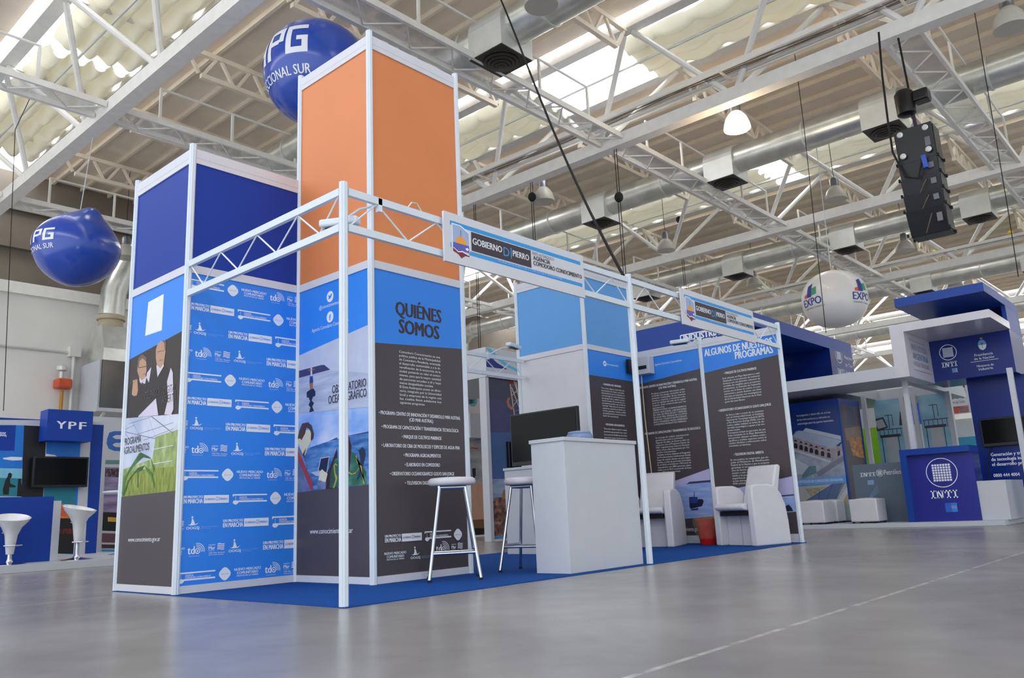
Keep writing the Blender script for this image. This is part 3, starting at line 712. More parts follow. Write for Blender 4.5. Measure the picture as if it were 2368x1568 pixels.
for a_, b_, c_ in (((72, 918), (170, 870), 4), ((72, 930), (360, 995), 7), ((130, 812), (210, 955), 4), ((295, 797), (360, 990), 4), ((325, 793), (512, 940), 10), ((120, 860), (330, 795), 3), ((200, 955), (520, 850), 3), ((250, 1010), (525, 905), 3), ((490, 780), (512, 930), 4), ((75, 935), (130, 1010), 4)):
    p.px([a_, b_, (b_[0], b_[1]+c_), (a_[0], a_[1]+c_)], BEAM, z1)
for a_, b_, c_ in (((330, 1095), (520, 1055), 6), ((330, 1225), (512, 1195), 6)):
    p.px([a_, b_, (b_[0], b_[1]+c_), (a_[0], a_[1]+c_)], PALEB, z1)
p.px([(55, 1500), (70, 1360), (130, 1260), (215, 1125), (250, 1160), (150, 1260), (95, 1350), (70, 1500)], LEAF, z1)
p.px([(225, 1120), (310, 1165), (318, 1180), (250, 1165), (205, 1200), (190, 1190)], LEAF2, z1)
p.px([(60, 1515), (110, 1380), (200, 1262), (260, 1240), (240, 1280), (170, 1310), (120, 1380), (75, 1515)], LEAF2, z1)
p.px([(262, 1240), (330, 1310), (352, 1400), (350, 1450), (318, 1330), (280, 1290)], LEAF, z1)
p.px([(320, 1180), (350, 1255), (345, 1300), (330, 1250)], LEAF, z1); p.px([(196, 1280), (206, 1280), (204, 1440), (196, 1440)], LEAF, z1)
p.tpx('PROGRAMA', (72, 1060), (228, 1030), .058, INKD, z=z1); p.tpx('AGROALIMENTOS', (66, 1142), (302, 1098), .058, INKD, z=z1)
p.px([(-20, 1533), (640, 1458), (640, 2420), (-40, 2420)], DARK, z1)
p.tpx('www.conocimiento.gov.ar', (299, 1253), (373, 1251), .034, INK)
p.done(lb[0])

# ---- left side of the orange tower: buoy and boat pictures
p = Print(CDf, .022, .978, .062, 2.42, BLUE)
def social(p, fr, c, r, kind, z=(0, 0, 1), ground=BLUE):
    a, b_ = fr.uv(z[0]+c[0]/z[2], z[1]+c[1]/z[2]); p.disc(a, b_, r, INK)
    if kind == 'f': p.text('f', a-.28*r, a+.3*r, b_-.62*r, 1.05*r, ground, True)
    else:
        p.poly([(a-.6*r, b_-.35*r), (a-.1*r, b_-.45*r), (a+.35*r, b_-.15*r), (a+.5*r, b_+.25*r), (a+.65*r, b_+.4*r), (a+.35*r, b_+.45*r), (a+.15*r, b_+.35*r), (a+.02*r, b_+.1*r), (a-.5*r, b_+.4*r), (a-.45*r, b_+.1*r), (a-.35*r, b_-.15*r)], ground)
social(p, CDf, (764, 686), .047, 't'); social(p, CDf, (764, 733), .047, 'f')
p.tpx('@conocimientoACC', (739, 719), (797, 696), .03, INK); p.tpx('Agencia Comodoro Conocimiento', (722, 771), (807, 741.5), .03, INK)
z2 = (670, 740, 7.125)
SEA1 = noise_mat('print_grey_sea', [(.3, '#9aa5c2'), (.55, '#b4bcd2'), (.75, '#c9cede')], (3, 3, 22), .45, 6)
SKY1 = mat('print_pale_sky', '#c0c7dc', .45); CLIFF = mat('print_cliff', '#3d3a68', .45); BUOYB = mat('print_buoy_blue', '#2a3f90', .45); BUOYO = mat('print_buoy_orange', '#b0653a', .45); BUOYD = mat('print_buoy_dark', '#1d2340', .45); YEL = mat('print_buoy_yellow', '#9a8040', .45)
p.px([(60, 633), (1400, 36), (1400, 1425), (60, 1551)], SKY1, z2); p.px([(60, 975), (670, 830), (1400, 885), (1400, 1425), (60, 1551)], SEA1, z2)
p.px([(60, 865), (520, 745), (575, 740), (675, 820), (60, 982)], CLIFF, z2)
p.px([(350, 790), (378, 785), (380, 930), (352, 930)], PAPER, z2); p.px([(315, 825), (420, 805), (420, 820), (315, 838)], YEL, z2)
p.px([(340, 930), (388, 925), (398, 1030), (332, 1050)], BUOYB, z2); p.px([(335, 1045), (392, 1035), (388, 1140), (345, 1145)], BUOYO, z2)
p.px([(350, 1145), (400, 1130), (432, 1180), (430, 1250), (380, 1275), (290, 1280), (288, 1190)], BUOYD, z2)
p.px([(320, 1275), (390, 1275), (370, 1330), (410, 1370), (380, 1430), (410, 1500), (330, 1525), (350, 1440), (320, 1400), (345, 1340)], BUOYD, z2)
p.tpx('OBSERVATORIO', (707, 1222), (1272, 1088), .066, INKD, True, z=z2); p.tpx('OCEANOGRÁFICO', (645, 1390), (1278, 1258), .066, INKD, True, z=z2)
z3 = (670, 930, 6.815)
SKY2 = noise_mat('print_cloud_sky', [(.35, '#7aa6e8'), (.55, '#b4c8ee'), (.7, '#d6dcf2')], (2.5, 2.5, 4), .45, 4)
SEA2 = noise_mat('print_blue_sea', [(.3, '#274f8e'), (.5, '#4478b8'), (.75, '#7fa8d8')], (5, 5, 26), .45, 6)
DENIM = noise_mat('print_denim', [(.3, '#3c4a72'), (.7, '#7c8cb8')], (6, 6, 6), .45, 4); REDP = mat('print_red_strap', '#a23c46', .45); CREAM = mat('print_cream_skin', '#d9d2b8', .45); HAIRB = mat('print_brown_hair', '#4c3626', .45)
HULL = noise_mat('print_green_hull', [(.3, '#1e4a3a'), (.5, '#2f6b50'), (.75, '#6aa088')], (5, 5, 7), .45, 4); ROPE = mat('print_yellow_rope', '#b8a23c', .45); RUST = mat('print_rust', '#3a1c20', .45)
p.px([(40, 192), (1400, 67), (1400, 1282), (40, 1434)], SKY2, z3)
p.px([(330, 715), (640, 610), (760, 580), (935, 530), (1400, 455), (1400, 1282), (40, 1434), (40, 930), (240, 790)], SEA2, z3)
p.px([(640, 610), (760, 555), (760, 588)], CLIFF, z3); p.px([(940, 528), (1400, 432), (1400, 462), (940, 535)], CLIFF, z3)
p.px([(580, 1380), (600, 1120), (680, 930), (760, 720), (770, 1350)], RUST, z3)
p.px([(640, 1350), (650, 1150), (720, 900), (980, 770), (1060, 830), (1220, 1100), (1225, 1300)], HULL, z3)
p.px([(915, 500), (935, 500), (960, 600), (985, 690), (970, 920), (925, 1320), (915, 1320)], RUST, z3)
p.px([(1095, 765), (1160, 705), (1200, 760), (1210, 830), (1170, 1010), (1120, 1180), (1060, 1250), (1110, 1090), (1125, 950), (1120, 850)], BUOYD, z3)
p.px([(1060, 830), (1090, 930), (1115, 985), (1200, 1290), (1170, 1290), (1150, 1010), (1075, 960), (1050, 850)], ROPE, z3)
p.px([(930, 1090), (1000, 1130), (1060, 1100), (1110, 1030), (1100, 1060), (1040, 1130), (985, 1145), (925, 1110)], ROPE, z3)
p.px([(705, 1000), (735, 960), (765, 990), (765, 1010), (735, 985), (722, 1010), (735, 1120), (765, 1180), (755, 1240), (715, 1355), (695, 1355), (735, 1220), (715, 1110)], ROPE, z3)
p.px([(40, 600), (118, 650), (190, 760), (280, 1000), (300, 1200), (345, 1400), (40, 1434)], DENIM, z3)
p.px([(118, 690), (150, 770), (260, 1010), (380, 1270), (375, 1385), (345, 1392), (250, 1150), (118, 850)], REDP, z3)
p.px([(135, 590), (200, 530), (250, 440), (330, 440), (365, 540), (345, 640), (310, 690), (255, 840), (215, 820), (160, 660), (125, 640)], CREAM, z3)
p.px([(135, 590), (165, 450), (210, 340), (300, 318), (360, 370), (395, 500), (385, 580), (345, 610), (350, 480), (320, 420), (280, 400), (255, 500), (200, 600), (175, 570)], HAIRB, z3)
p.px([(218, 820), (270, 720), (245, 845), (225, 850)], HAIRB, z3)
p.px([(455, 1080), (500, 880), (645, 852), (605, 1115)], mat('print_laptop_grey', '#b6bdd0', .45), z3); p.px([(470, 1075), (508, 892), (632, 868), (595, 1105)], BUOYD, z3)
p.px([(345, 1105), (455, 1085), (600, 1110), (560, 1160), (430, 1165)], mat('print_laptop_grey', '#b6bdd0', .45), z3)
p.px([(470, 1220), (490, 1100), (525, 1055), (570, 1100), (612, 1130), (580, 1260), (470, 1240)], CREAM, z3)
p.px([(440, 1245), (490, 1230), (582, 1265), (585, 1365), (455, 1380)], DENIM, z3)
p.px([(40, 1434), (1400, 1282), (1500, 3000), (20, 3000)], DARK, z3)
p.tpx('www.conocimiento.gov.ar', (719, 1236), (818, 1230.5), .04, INK)
p.done(lo_[0])

# ---- front of the orange tower: who we are
p = Print(DE, .022, .978, .062, 2.42, BLUE)
z5 = (670, 600, 3.921)
p.px([(700, 750), (1700, 822), (1750, 3100), (700, 3100)], DARK, z5)
p.tpx('QUIÉNES', (955, 505), (1370, 575), .113, INKD, 2, z5); p.tpx('SOMOS', (985, 668), (1350, 722), .113, INKD, 2, z5)
p.para(['Comodoro Conocimiento es una', 'política pública de la Municipalidad', 'de Comodoro Rivadavia, orientada', 'al desarrollo sustentable y a la di-', 'versificación de la economía de la', 'ciudad, poniendo en valor el conoci-', 'miento, para que la mayor cantidad', 'de personas accedan a él y haya', 'menos desigualdades sociales.|', 'El Ente Autárquico posee un direc-', 'torio, integrado por la Universidad', 'local y empresas de la región con', 'las cuales lleva adelante los', 'siguientes programas:|'],
       (988, 845), (995, 1307), (1360, 890), .0185, INK, z5, False)
z6 = (670, 950, 3.337)
for t_, l_, r_ in (('• PROGRAMA CENTRO DE INNOVACIÓN Y DESARROLLO MAR AUSTRAL', (683, 22), (1313, 75)), ('(CID MAR AUSTRAL)', (918, 82), (1102, 95)), ('• PROGRAMA DE CAPACITACIÓN Y TRANSFERENCIA TECNOLÓGICA', (705, 132), (1298, 170)),
                   ('• PARQUE DE CULTIVOS MARINOS', (860, 212), (1165, 228)), ('• LABORATORIO DE CRIA DE MOLUSCOS Y ESPECIES DE AGUA FRIA', (703, 277), (1307, 302)), ('• PROGRAMA AGROALIMENTOS', (872, 355), (1160, 363)),
                   ('• ELABORADO EN COMODORO', (882, 429), (1153, 433)), ('• OBSERVATORIO OCEANOGRAFICO GOLFO SAN JORGE', (767, 498), (1263, 502)), ('• TELEVISION DIGITAL ABIERTA', (883, 571), (1185, 570))):
    p.tpx(t_, l_, r_, .0275, INK, True, z6)
def at(fr, x, y, z): return fr.uv(z[0]+x/z[2], z[1]+y/z[2])
for fn, x0, x1, y in ((lg_unp, 727, 1012, 1018), (lg_agencia, 1035, 1240, 1004), (lg_badge, 1262, 1322, 1000), (lg_nuevo, 723, 893, 1158), (lg_oogsj, 925, 1110, 1146), (lg_tda, 1122, 1225, 1112), (lg_mar, 1243, 1327, 1104)):
    a, b_ = at(DE, x0, y, z6); a2, _ = at(DE, x1, y, z6); d_ = p.d; fn(p, a, b_, a2-a, INK, DARK); p.d = d_
p.done(lo_[1])

# ---- storeroom tower front panel (its left side stays plain white)
GF = Fr((XG, 2, 0), (1, 0, 0), (0, 0, 1), (0, -1, 0)); WG = XRR-XG
p = Print(GF, .022, WG-.022, .062, 2.42, BLUE)
z8 = (1060, 700, 3.92)
a, b_ = at(GF, 1185, 680, z8); a2, b2 = at(GF, 1580, 690, z8); p.rect(.022, WG-.022, .062, (b_+b2)/2, DARK)
social(p, GF, (1325, 552), .035, 't', z8); p.tpx('@conocimientoACC', (1345, 566), (1450, 582), .022, INK, z=z8)
p.tpx('• ELABORADO EN COMODORO', (1310, 752), (1473, 764), .024, INK, True, z8)
p.para(['Tiene como objetivo, desarrollar una', 'denominación de origen y una identi-', 'dad productiva que se traduzcan en', 'una estrategia de comercialización y', 'que agregue valor y calidad a sus pro-', 'ductos locales. Es así que los em-', 'prendedores pueden usar el sello de', 'identidad: "Elaborado en Comodoro",', 'capacitarse, asesorarse en diseño, pro-', 'moción, patentes y marcas y recibir', 'acompañamiento en la comercia-', 'lización de sus productos.|'], (1292, 778), (1307, 1030), (1500, 800), .0195, INK, z8)
p.tpx('• PROGRAMA AGROALIMENTOS', (1330, 1115), (1503, 1122), .024, INK, True, z8)
p.para(['Tiene como objetivo mejorar la cadena', 'productiva agropecuaria local, crean-', 'do la primera Biofábrica de la Pata-', 'gonia como espacio de innovación tec-', 'nológica para pequeños productores'], (1315, 1148), (1325, 1255), (1523, 1160), .0195, INK, z8)
p.done(lp[1])

# ---- side wall of two posters
SW = Fr((XRR, 2, 0), (0, -1, 0), (0, 0, 1), (-1, 0, 0))
t = thing('panel_wall', 'low wall of two tall posters headed ALGUNOS DE NUESTROS PROGRAMAS', 'partition wall', (XRR, 1, 0))
YM = 1.033; U1 = 2-YM
post(t, XRR, YM, 2.53)
pans = []
for a0, a1 in ((0.0, U1), (U1, 2.0)):
    fr = Fr(SW.pt(a0, 0), SW.u, SW.v, SW.n); W = a1-a0
    rail(t, fr, W, .008, .1); rail(t, fr, W, 2.40, 2.50); pans.append((panel(t, fr, W, .1, 2.40, RAILW), fr, W))
z2b = (1430, 640, 4.9); z3b = (1430, 900, 3.92); z9 = (1560, 1080, 7.84)
SKY3 = mat('print_lilac_sky', '#bcb8e0', .45); SEA3 = noise_mat('print_calm_sea', [(.3, '#7f9ad8'), (.55, '#97aee2'), (.75, '#b0bfe8')], (4, 4, 26), .45, 5)
pw, fr, W = pans[0]
p = Print(fr, .022, W-.022, .1, 2.40, BLUE)
p.px([(200, 1228), (1000, 1022), (1150, 3300), (200, 3300)], DARK, z2b)
social(p, fr, (375, 1015), .045, 'f', z2b); p.tpx('Agencia Comodoro Conocimiento', (415, 1012), (720, 953), .028, INK, z=z2b)
p.tpx('• PROGRAMA CENTRO DE INNOVACIÓN Y DESARROLLO MAR AUSTRAL', (225, 1283), (895, 1165), .029, INK, True, z2b); p.tpx('(CID MAR AUSTRAL)', (460, 1278), (655, 1240), .027, INK, True, z2b)
p.para(['Produce y transmite información sobre', 'el Golfo San Jorge, incentiva la ex-', 'plotación sustentable de los recursos', 'marinos y costeros, y contribuye a me-', 'jorar la calidad de vida de la región', 'costera. Está conformado por las', 'siguientes áreas:|', 'OBSERVATORIO OCEANOGRÁFICO', 'GOLFO SAN JORGE, LABORATORIO', 'DE CRIA DE MOLUSCOS Y ESPECIES', 'DE AGUA FRIA, PARQUE DE CULTIVOS', 'MARINOS Y PLANTA DE PROCESAMI-', 'ENTO, PONIENDO VALOR AGREGADO', 'A NUESTROS PRODUCTOS MARINOS.|'], (303, 50), (330, 330), (605, 6), .0195, INK, z3b)
p.tpx('• PROGRAMA DE CAPACITACIÓN Y TRANSFERENCIA TECNOLÓGICA', (237, 420), (747, 357), .029, INK, True, z3b)
p.para(['Se encarga de realizar capacitaciones', 'gratuitas para toda la comunidad.|', 'Algunas de ellas, se llevan a cabo en', 'conjunto con el Programa Pymes de', 'PAE, organizaciones como la Universi-', 'dad y otros, sólo únicamente por Co-', 'modoro Conocimiento.|', 'También se lleva adelante el Programa', 'de Fortalecimiento Institucional donde', 'luego de mucho tiempo se está capac-', 'itando a todo el personal municipal.', 'En el 2014, se brindaron 1700 horas de', 'capacitación con 2800 personas capac-', 'itadas y en el 2015 se pretende alcanzar', 'a un 40% más de personas.|'], (340, 450), (367, 763), (640, 410), .0195, INK, z3b)
p.px([(-320, 370), (760, -16), (800, 883), (-320, 990)], SKY3, z9); p.px([(-320, 400), (230, 310), (760, 262), (800, 883), (-320, 990)], SEA3, z9)
p.px([(220, 312), (280, 268), (760, 227), (760, 266)], CLIFF, z9)
p.px([(275, 650), (270, 545), (330, 545), (330, 510), (340, 545), (425, 545), (425, 600), (440, 580), (520, 585), (535, 625), (505, 710), (300, 760), (280, 730)], BUOYD, z9); p.px([(285, 560), (420, 555), (420, 655), (290, 655)], BUOYB, z9)
p.px([(355, 540), (360, 440), (366, 440), (372, 540)], BUOYD, z9); p.px([(300, 765), (440, 740), (430, 780), (310, 790)], CLIFF, z9)
p.px([(-320, 990), (800, 883), (900, 1700), (-320, 1700)], DARK, z9)
p.tpx('www.conocimiento.gov.ar', (-75, 1185), (512, 1140), .05, INK, z=z9)
p.done(pw)
pw, fr, W = pans[1]
p = Print(fr, .022, W-.022, .1, 2.40, BLUE)
p.px([(900, 1109), (1950, 848), (2100, 3300), (900, 3300)], DARK, z2b)
p.tpx('ALGUNOS DE NUESTROS', (978, 918), (1745, 757), .088, INK, 2, z2b); p.tpx('PROGRAMAS', (1325, 935), (1755, 862), .088, INK, 2, z2b)
p.tpx('• PARQUE DE CULTIVOS MARINOS', (1200, 1105), (1567, 1052), .029, INK, True, z2b)
p.para(['Está ubicado en Playa Belvedere y está', 'destinado a la producción de moluscos', 'bivalvos con una Estación colectora de', 'semillas de mejillón para proyectos', 'productivos. La Estación de Captación', 'cuenta con 6 líneas de cultivo en man-', 'tenimiento y prevé destinar una línea', 'más para proyectos con investigadores', 'de la Universidad Nacional de la Pata-', 'gonia San Juan Bosco.|'], (1185, 1163), (1212, 1428), (1602, 1098), .0195, INK, z2b)
p.tpx('• OBSERVATORIO OCEANOGRAFICO GOLFO SAN JORGE', (1135, 1535), (1733, 1455), .029, INK, True, z2b)
p.para(['Se lleva a cabo a través de un convenio', 'con la Universidad local, el Instituto', 'Nacional de Tecnología Industrial (INTI)', 'y Pan American Energy (PAE), con los', 'cuales realiza trabajos en áreas de de-', 'sarrollo tecnológico y apoyo a las em-', 'presas locales.|', 'El proyecto incluye la operación de una', 'boya instalada en la Playa Belvedere', 'que permite obtener variables ocean-', 'ográficas y analizar aspectos como el', 'cambio climático e información sobre', 'actividades productivas.|'], (980, 243), (1010, 523), (1317, 198), .0195, INK, z3b)
p.tpx('• TELEVISION DIGITAL ABIERTA', (1050, 605), (1322, 580), .029, INK, True, z3b)
p.para(['Es una política de integración que im-', 'pulsa el Ministerio de Planificación', 'Federal de la Nación y que se propone', 'garantizar el acceso a la televisión de', 'aire en forma gratuita, a través del', 'acceso a más de 20 canales de tele-', 'visión y la posibilidad de una nueva', 'experiencia en alta definición. Ya', 'se han entregado en la ciudad más de', '6700 unidades decodificadoras.|'], (1022, 650), (1043, 865), (1365, 610), .0195, INK, z3b)
p.px([(600, 500), (2300, 133), (2400, 798), (600, 916)], SKY3, z9); p.px([(600, 612), (2300, 512), (2400, 798), (600, 916)], SEA3, z9); p.px([(1700, 535), (2300, 480), (2300, 505), (1700, 560)], CLIFF, z9)
p.px([(2015, 715), (2075, 680), (2125, 730), (2160, 800), (2040, 805)], BUOYD, z9)
p.px([(600, 916), (2400, 798), (2500, 1700), (600, 1700)], DARK, z9)
p.done(pw)

# ---- free corner posts and lattice beams
def lone_post(x, y, label):
    q = post(None, x, y, 2.53, 'corner_post'); tag(q, label, 'post', 'free-standing front posts')
lone_post(0, 0, 'ribbed white corner post nearest the camera on the carpet tip')
lone_post(XQ, 0, 'ribbed white post at the right end of the white counter')
lone_post(XRR, 0, 'ribbed white post at the far right end of the poster wall')
def lattice(p0, p1, n, label, z0=2.245, z1=2.48, first_up=True):
    p0, p1 = V((*p0, 0)), V((*p1, 0)); d = (p1-p0).normalized(); L = (p1-p0).length
    t = thing('lattice_beam', label, 'beam', ((p0+p1)/2+V((0, 0, z0-.03))), 'white lattice beams of the stand')
    for z in (z0, z1):
        q = MB(); q.bar(p0+d*.03+V((0, 0, z)), p1-d*.03+V((0, 0, z)), .03, .048); obj('chord', q, WHITE, t)
    s = L/n
    for i in range(n):
        a = p0+d*(i*s+.05 if i == 0 else i*s); b_ = p0+d*((i+1)*s-(.05 if i == n-1 else 0))
        za, zb = (z0+.02, z1-.02) if (i % 2 == 0) == first_up else (z1-.02, z0+.02)
        q = MB(); q.tube([a+V((0, 0, za)), b_+V((0, 0, zb))], .006, 6); obj('lacing_rod', q, WHITE, t)
lattice((0, 2), (0, 0), 8, 'white lattice beam from the blue tower forward to the corner post', first_up=False)
lattice((0, 0), (XQ, 0), 12, 'white lattice beam along the stand front carrying the bigger sign')
lattice((XQ, 0), (XRR, 0), 12, 'white lattice beam along the stand front carrying the smaller sign')
lattice((2, 3), (XG, 3), 12, 'white lattice beam at the back between orange tower and storeroom', z0=2.19, z1=2.41)

# ---- hanging fascia signs
def fascia(x0, x1, z0, z1, label):
    t = thing('fascia_sign', label, 'sign', ((x0+x1)/2, -.045, z0), 'GOBIERNO DI PIERRO fascia signs')
    q = MB(); q.box(x0, x1, -.052, -.034, z0, z1); bd = obj('board', q, RAILW, t)
    f = Fr((x0, -.052, z0), (1, 0, 0), (0, 0, 1), (0, -1, 0)); W, H = x1-x0, z1-z0
    p = Print(f, .0, W, 0, H, RAILW, .0008)
    X = lambda u: u*W; Y = lambda v: v*H
    p.rect(X(.035), X(.975), Y(.755), Y(.84), CYAN); p.rect(X(.15), X(.98), Y(.24), Y(.325), CYAN); p.rect(X(.035), X(.04), Y(.3), Y(.4), CYAN)
    EM = mat('print_emblem_sky', '#9fb3d6', .5); EMB = mat('print_emblem_border', '#eef0f4', .5); SUN = mat('print_sun', '#f0a02c', .5); WAV = mat('print_violet_sea', '#5a5cb8', .5); MAR = mat('print_maroon', '#7c2436', .5)
    p.poly([(X(.045), Y(.3)), (X(.045), Y(.8)), (X(.1), Y(.8)), (X(.155), Y(.7)), (X(.155), Y(.3))], EMB)
    p.poly([(X(.05), Y(.3)), (X(.05), Y(.78)), (X(.097), Y(.78)), (X(.15), Y(.68)), (X(.15), Y(.3))], EM)
    p.rect(X(.1)-.0025, X(.1)+.0025, Y(.45), Y(.7), mat('print_derrick', '#4a5578', .5)); p.disc(X(.1), Y(.42), X(.034), SUN)
    p.rect(X(.05), X(.15), Y(.28), Y(.42), WAV); p.poly([(X(.125), Y(.35)), (X(.14), Y(.38)), (X(.148), Y(.34)), (X(.135), Y(.31))], EMB)
    p.poly([(X(.05), Y(.33)), (X(.075), Y(.27)), (X(.1), Y(.29)), (X(.15), Y(.25)), (X(.15), Y(.2)), (X(.125), Y(.2)), (X(.1), Y(.13)), (X(.08), Y(.2)), (X(.05), Y(.24))], MAR)
    p.poly([(X(.052), Y(.3)), (X(.08), Y(.235)), (X(.105), Y(.26)), (X(.148), Y(.22)), (X(.148), Y(.245)), (X(.105), Y(.285)), (X(.08), Y(.255)), (X(.052), Y(.32))], EMB)
    p.rect(X(.165), X(.575), Y(.35), Y(.735), INKD)
    p.text('GOBIERNO', X(.172), X(.368), Y(.49), .048, INK, True); p.text('D', X(.377), X(.418), Y(.44), .068, CYAN); p.text('I', X(.427), X(.434), Y(.42), .085, CYAN); p.text('PIERRO', X(.442), X(.56), Y(.49), .046, INK, True)
    p.text('ENTE AUTARQUICO', X(.587), X(.755), Y(.66), .024, INKG); p.text('AGENCIA', X(.59), X(.722), Y(.55), .032, INKD, True); p.text('COMODORO CONOCIMIENTO', X(.59), X(.978), Y(.43), .034, INKD, True)
    p.text('MUNICIPALIDAD DE COMODORO RIVADAVIA', X(.335), X(.81), Y(.265), .018, INKB, True)
    p.done(bd)
    for x in (x0+.1, x1-.1):
        q = MB(); q.lathe((x, -.052, z1-.05), [(.006, 0), (.006, .003)], 8, GALVD, ax=(0, -1, 0)); obj('screw', q, GALVD, t)
fascia(.805, 2.388, 2.18, 2.542, 'white fascia sign GOBIERNO DI PIERRO, the bigger one beside the orange tower')
fascia(3.96, 5.51, 2.185, 2.55, 'white fascia sign GOBIERNO DI PIERRO, the farther one above the poster wall')

# ---- clip-on arm spotlights
def arm_lamp(base, tip, d, label, L=.24):
    base, tip, d = V(base), V(tip), V(d).normalized(); t = thing('arm_spotlight', label, 'spotlight', base, 'white arm spotlights')
    q = MB(); q.tube([base, base+(tip-base)*.5+V((0, 0, .03)), tip], .008, 6); obj('arm', q, WHITE, t)
    q = MB(); q.bar(tip-d*L*.5, tip+d*L*.5, .075, .05); obj('lamp_head', q, WHITE, t, bevel=.014)
    q = MB(); q.bar(base-V((0, 0, .05)), base+V((0, 0, .04)), .03, .03); obj('clamp', q, WHITE, t)
    q = MB(); q.bar(tip-d*.09-V((0, 0, .036)), tip+d*.09-V((0, 0, .036)), .045, .006); obj('lens', q, SCREEN, t)
Pt = onx(1572, 790, 5.85); arm_lamp((XRR-.02, YM, 2.5), Pt, (-.25, 1, 0), 'white arm spotlight reaching out from the poster wall middle post')
Pt = ony(1188, 800, 2.7); arm_lamp(ony(1128, 822, 2.98), Pt, (1, .25, 0), 'white arm spotlight clipped on the back lattice beam', .3)
Pt = V((.02, -.12, 2.325)); arm_lamp((.28, 0, 2.46), (.06, .12, 2.32), (.55, -1, 0), 'white box spotlight behind the nearest corner post', .26)
# power box in the inner corner
t = thing('power_box', 'white breaker box with dark socket plate in the inner corner of the poster wall', 'electric box', (XRR-.12, 1.9, 2.12))
q = MB(); q.box(XRR-.14, XRR-.01, 1.72, 1.92, 2.17, 2.40); bx = obj('box_body', q, LAMIN, t, bevel=.006)
q = MB(); q.box(XRR-.148, XRR-.14, 1.76, 1.88, 2.235, 2.28); obj('breaker_row', q, BLACK, bx)
q = MB(); q.box(XRR-.29, XRR-.15, 1.93, 1.97, 2.19, 2.37); obj('socket_plate', q, BLACK, t)
q = MB(); q.tube([(XRR-.09, 1.88, 2.17), (XRR-.05, 1.9, 1.6), (XRR-.06, 1.86, .9), (XRR-.08, 1.88, .02)], .007, 6); obj('power_lead', q, mat('cream_cable', '#cfc7a0', .5), t)
# black feed cable from the roof down to the front beam
P0, P1 = V((7.9, 5.2, 9.2)), ony(1441, 637, .05)
Pa = CAM + ray(1150, -20)*((9.2-CAM.z)/ray(1150, -20).z)
q = MB(); q.tube([Pa+(P1-Pa)*k/12 - V((0, 0, .35*math.sin(PI*k/12)*(k/12))) for k in range(13)], .016, 6)
tag(obj('feed_cable', q, RUBBER), 'thick black cable slanting from the roof down to the front beam', 'cable')
q = MB(); q.tube([(.52, 0, 2.5), (.55, -.01, 2.545), (.6, -.01, 2.55), (.65, 0, 2.505)], .005, 6); tag(obj('cable_loop', q, GALVD), 'small grey cable loop on the front beam above the corner post', 'cable')
# ================================================================ furniture of the stand
def counter(x0, x1, y0, y1, h, label, cat='counter'):
    t = thing('display_counter', label, cat, ((x0+x1)/2, (y0+y1)/2, .006))
    q = MB(); q.box(x0+.012, x1-.012, y0+.012, y1-.012, .007, h-.03); obj('body', q, LAMIN, t, bevel=.003)
    q = MB(); q.box(x0, x1, y0, y1, h-.03, h); obj('top_board', q, LAMIN, t, bevel=.004); return t
counter(2.085, 3.095, .02, .38, 1.035, 'white laminate counter at the front beside the middle post')
counter(4.24, 4.72, 1.2, 2.66, .985, 'lower white counter behind, carrying the television')
t = thing('television', 'black flat television standing on the white counter', 'television', (4.3, 2.03, .985))
q = MB(); q.box(4.262, 4.31, 1.535, 2.535, 1.0, 1.6); bz = obj('housing', q, BLACK, t, bevel=.006)
q = MB(); q.box(4.258, 4.262, 1.555, 2.515, 1.045, 1.585); obj('screen', q, SCREEN, t)
q = MB(); q.box(4.256, 4.262, 2.0, 2.1, 1.012, 1.026); obj('maker_plate', q, INKG, t)
q = MB(); q.box(4.26, 4.42, 1.9, 2.18, .986, 1.001); obj('stand', q, BLACK, t)
# blue plastic dish on the counter
BPL = mat('translucent_blue_plastic', '#8fa6cf', .2, 0, .05, trans=.35)
q = MB(); q.lathe((2.55, .22, 1.036), [(.085, 0), (.105, .008), (.112, .03), (.105, .05), (.095, .055), (.098, .062), (.09, .074), (.05, .08), (.02, .081)], 28)
tag(obj('plastic_tub', q, BPL, smooth=True), 'round translucent blue plastic tub on the front counter', 'tub')

# bar stools with square chrome frame
def bar_stool(feet, label):
    c = sum((V((x, y, 0)) for x, y in feet), V())/4; t = thing('bar_stool', label, 'stool', (c.x, c.y, .006), 'round white bar stools')
    q = MB(); q.lathe((c.x, c.y, .70), [(.06, .0), (.165, .0), (.18, .012), (.184, .03), (.178, .048), (.16, .058), (.1, .062), (.02, .063)], 36); obj('seat', q, LEATHER, t, smooth=True)
    tops = [c+(V((x, y, 0))-c)*.52 for x, y in feet]
    q = MB(); q.tube([p+V((0, 0, .685)) for p in tops]+[tops[0]+V((0, 0, .685))], .013, 10); obj('seat_frame', q, CHROME, t, smooth=True)
    for f_, p in zip(feet, tops):
        q = MB(); q.tube([(f_[0], f_[1], .02), p+V((0, 0, .685))], .013, 12); lg = obj('leg', q, CHROME, t, smooth=True)
        q = MB(); q.tube([(f_[0], f_[1], .0065), (f_[0], f_[1], .024)], .0155, 10); obj('rubber_foot', q, RUBBER, lg)
    k = .2/.685
    rp = [V((x, y, .006)).lerp(p+V((0, 0, .685)), k) for (x, y), p in zip(feet, tops)]
    for i in range(4):
        q = MB(); q.tube([rp[i]+V((0, 0, .012*(i % 2))), rp[(i+1) % 4]+V((0, 0, .012*(i % 2)))], .011, 10); obj('foot_rail', q, CHROME, t, smooth=True)
bar_stool([(1.25, .67), (1.54, .43), (1.78, .70), (1.49, .94)], 'round white bar stool with chrome legs in front of the orange tower')
bar_stool([(2.11, .77), (2.2, .42), (2.53, .5), (2.46, .86)], 'round white bar stool half hidden behind the front counter')

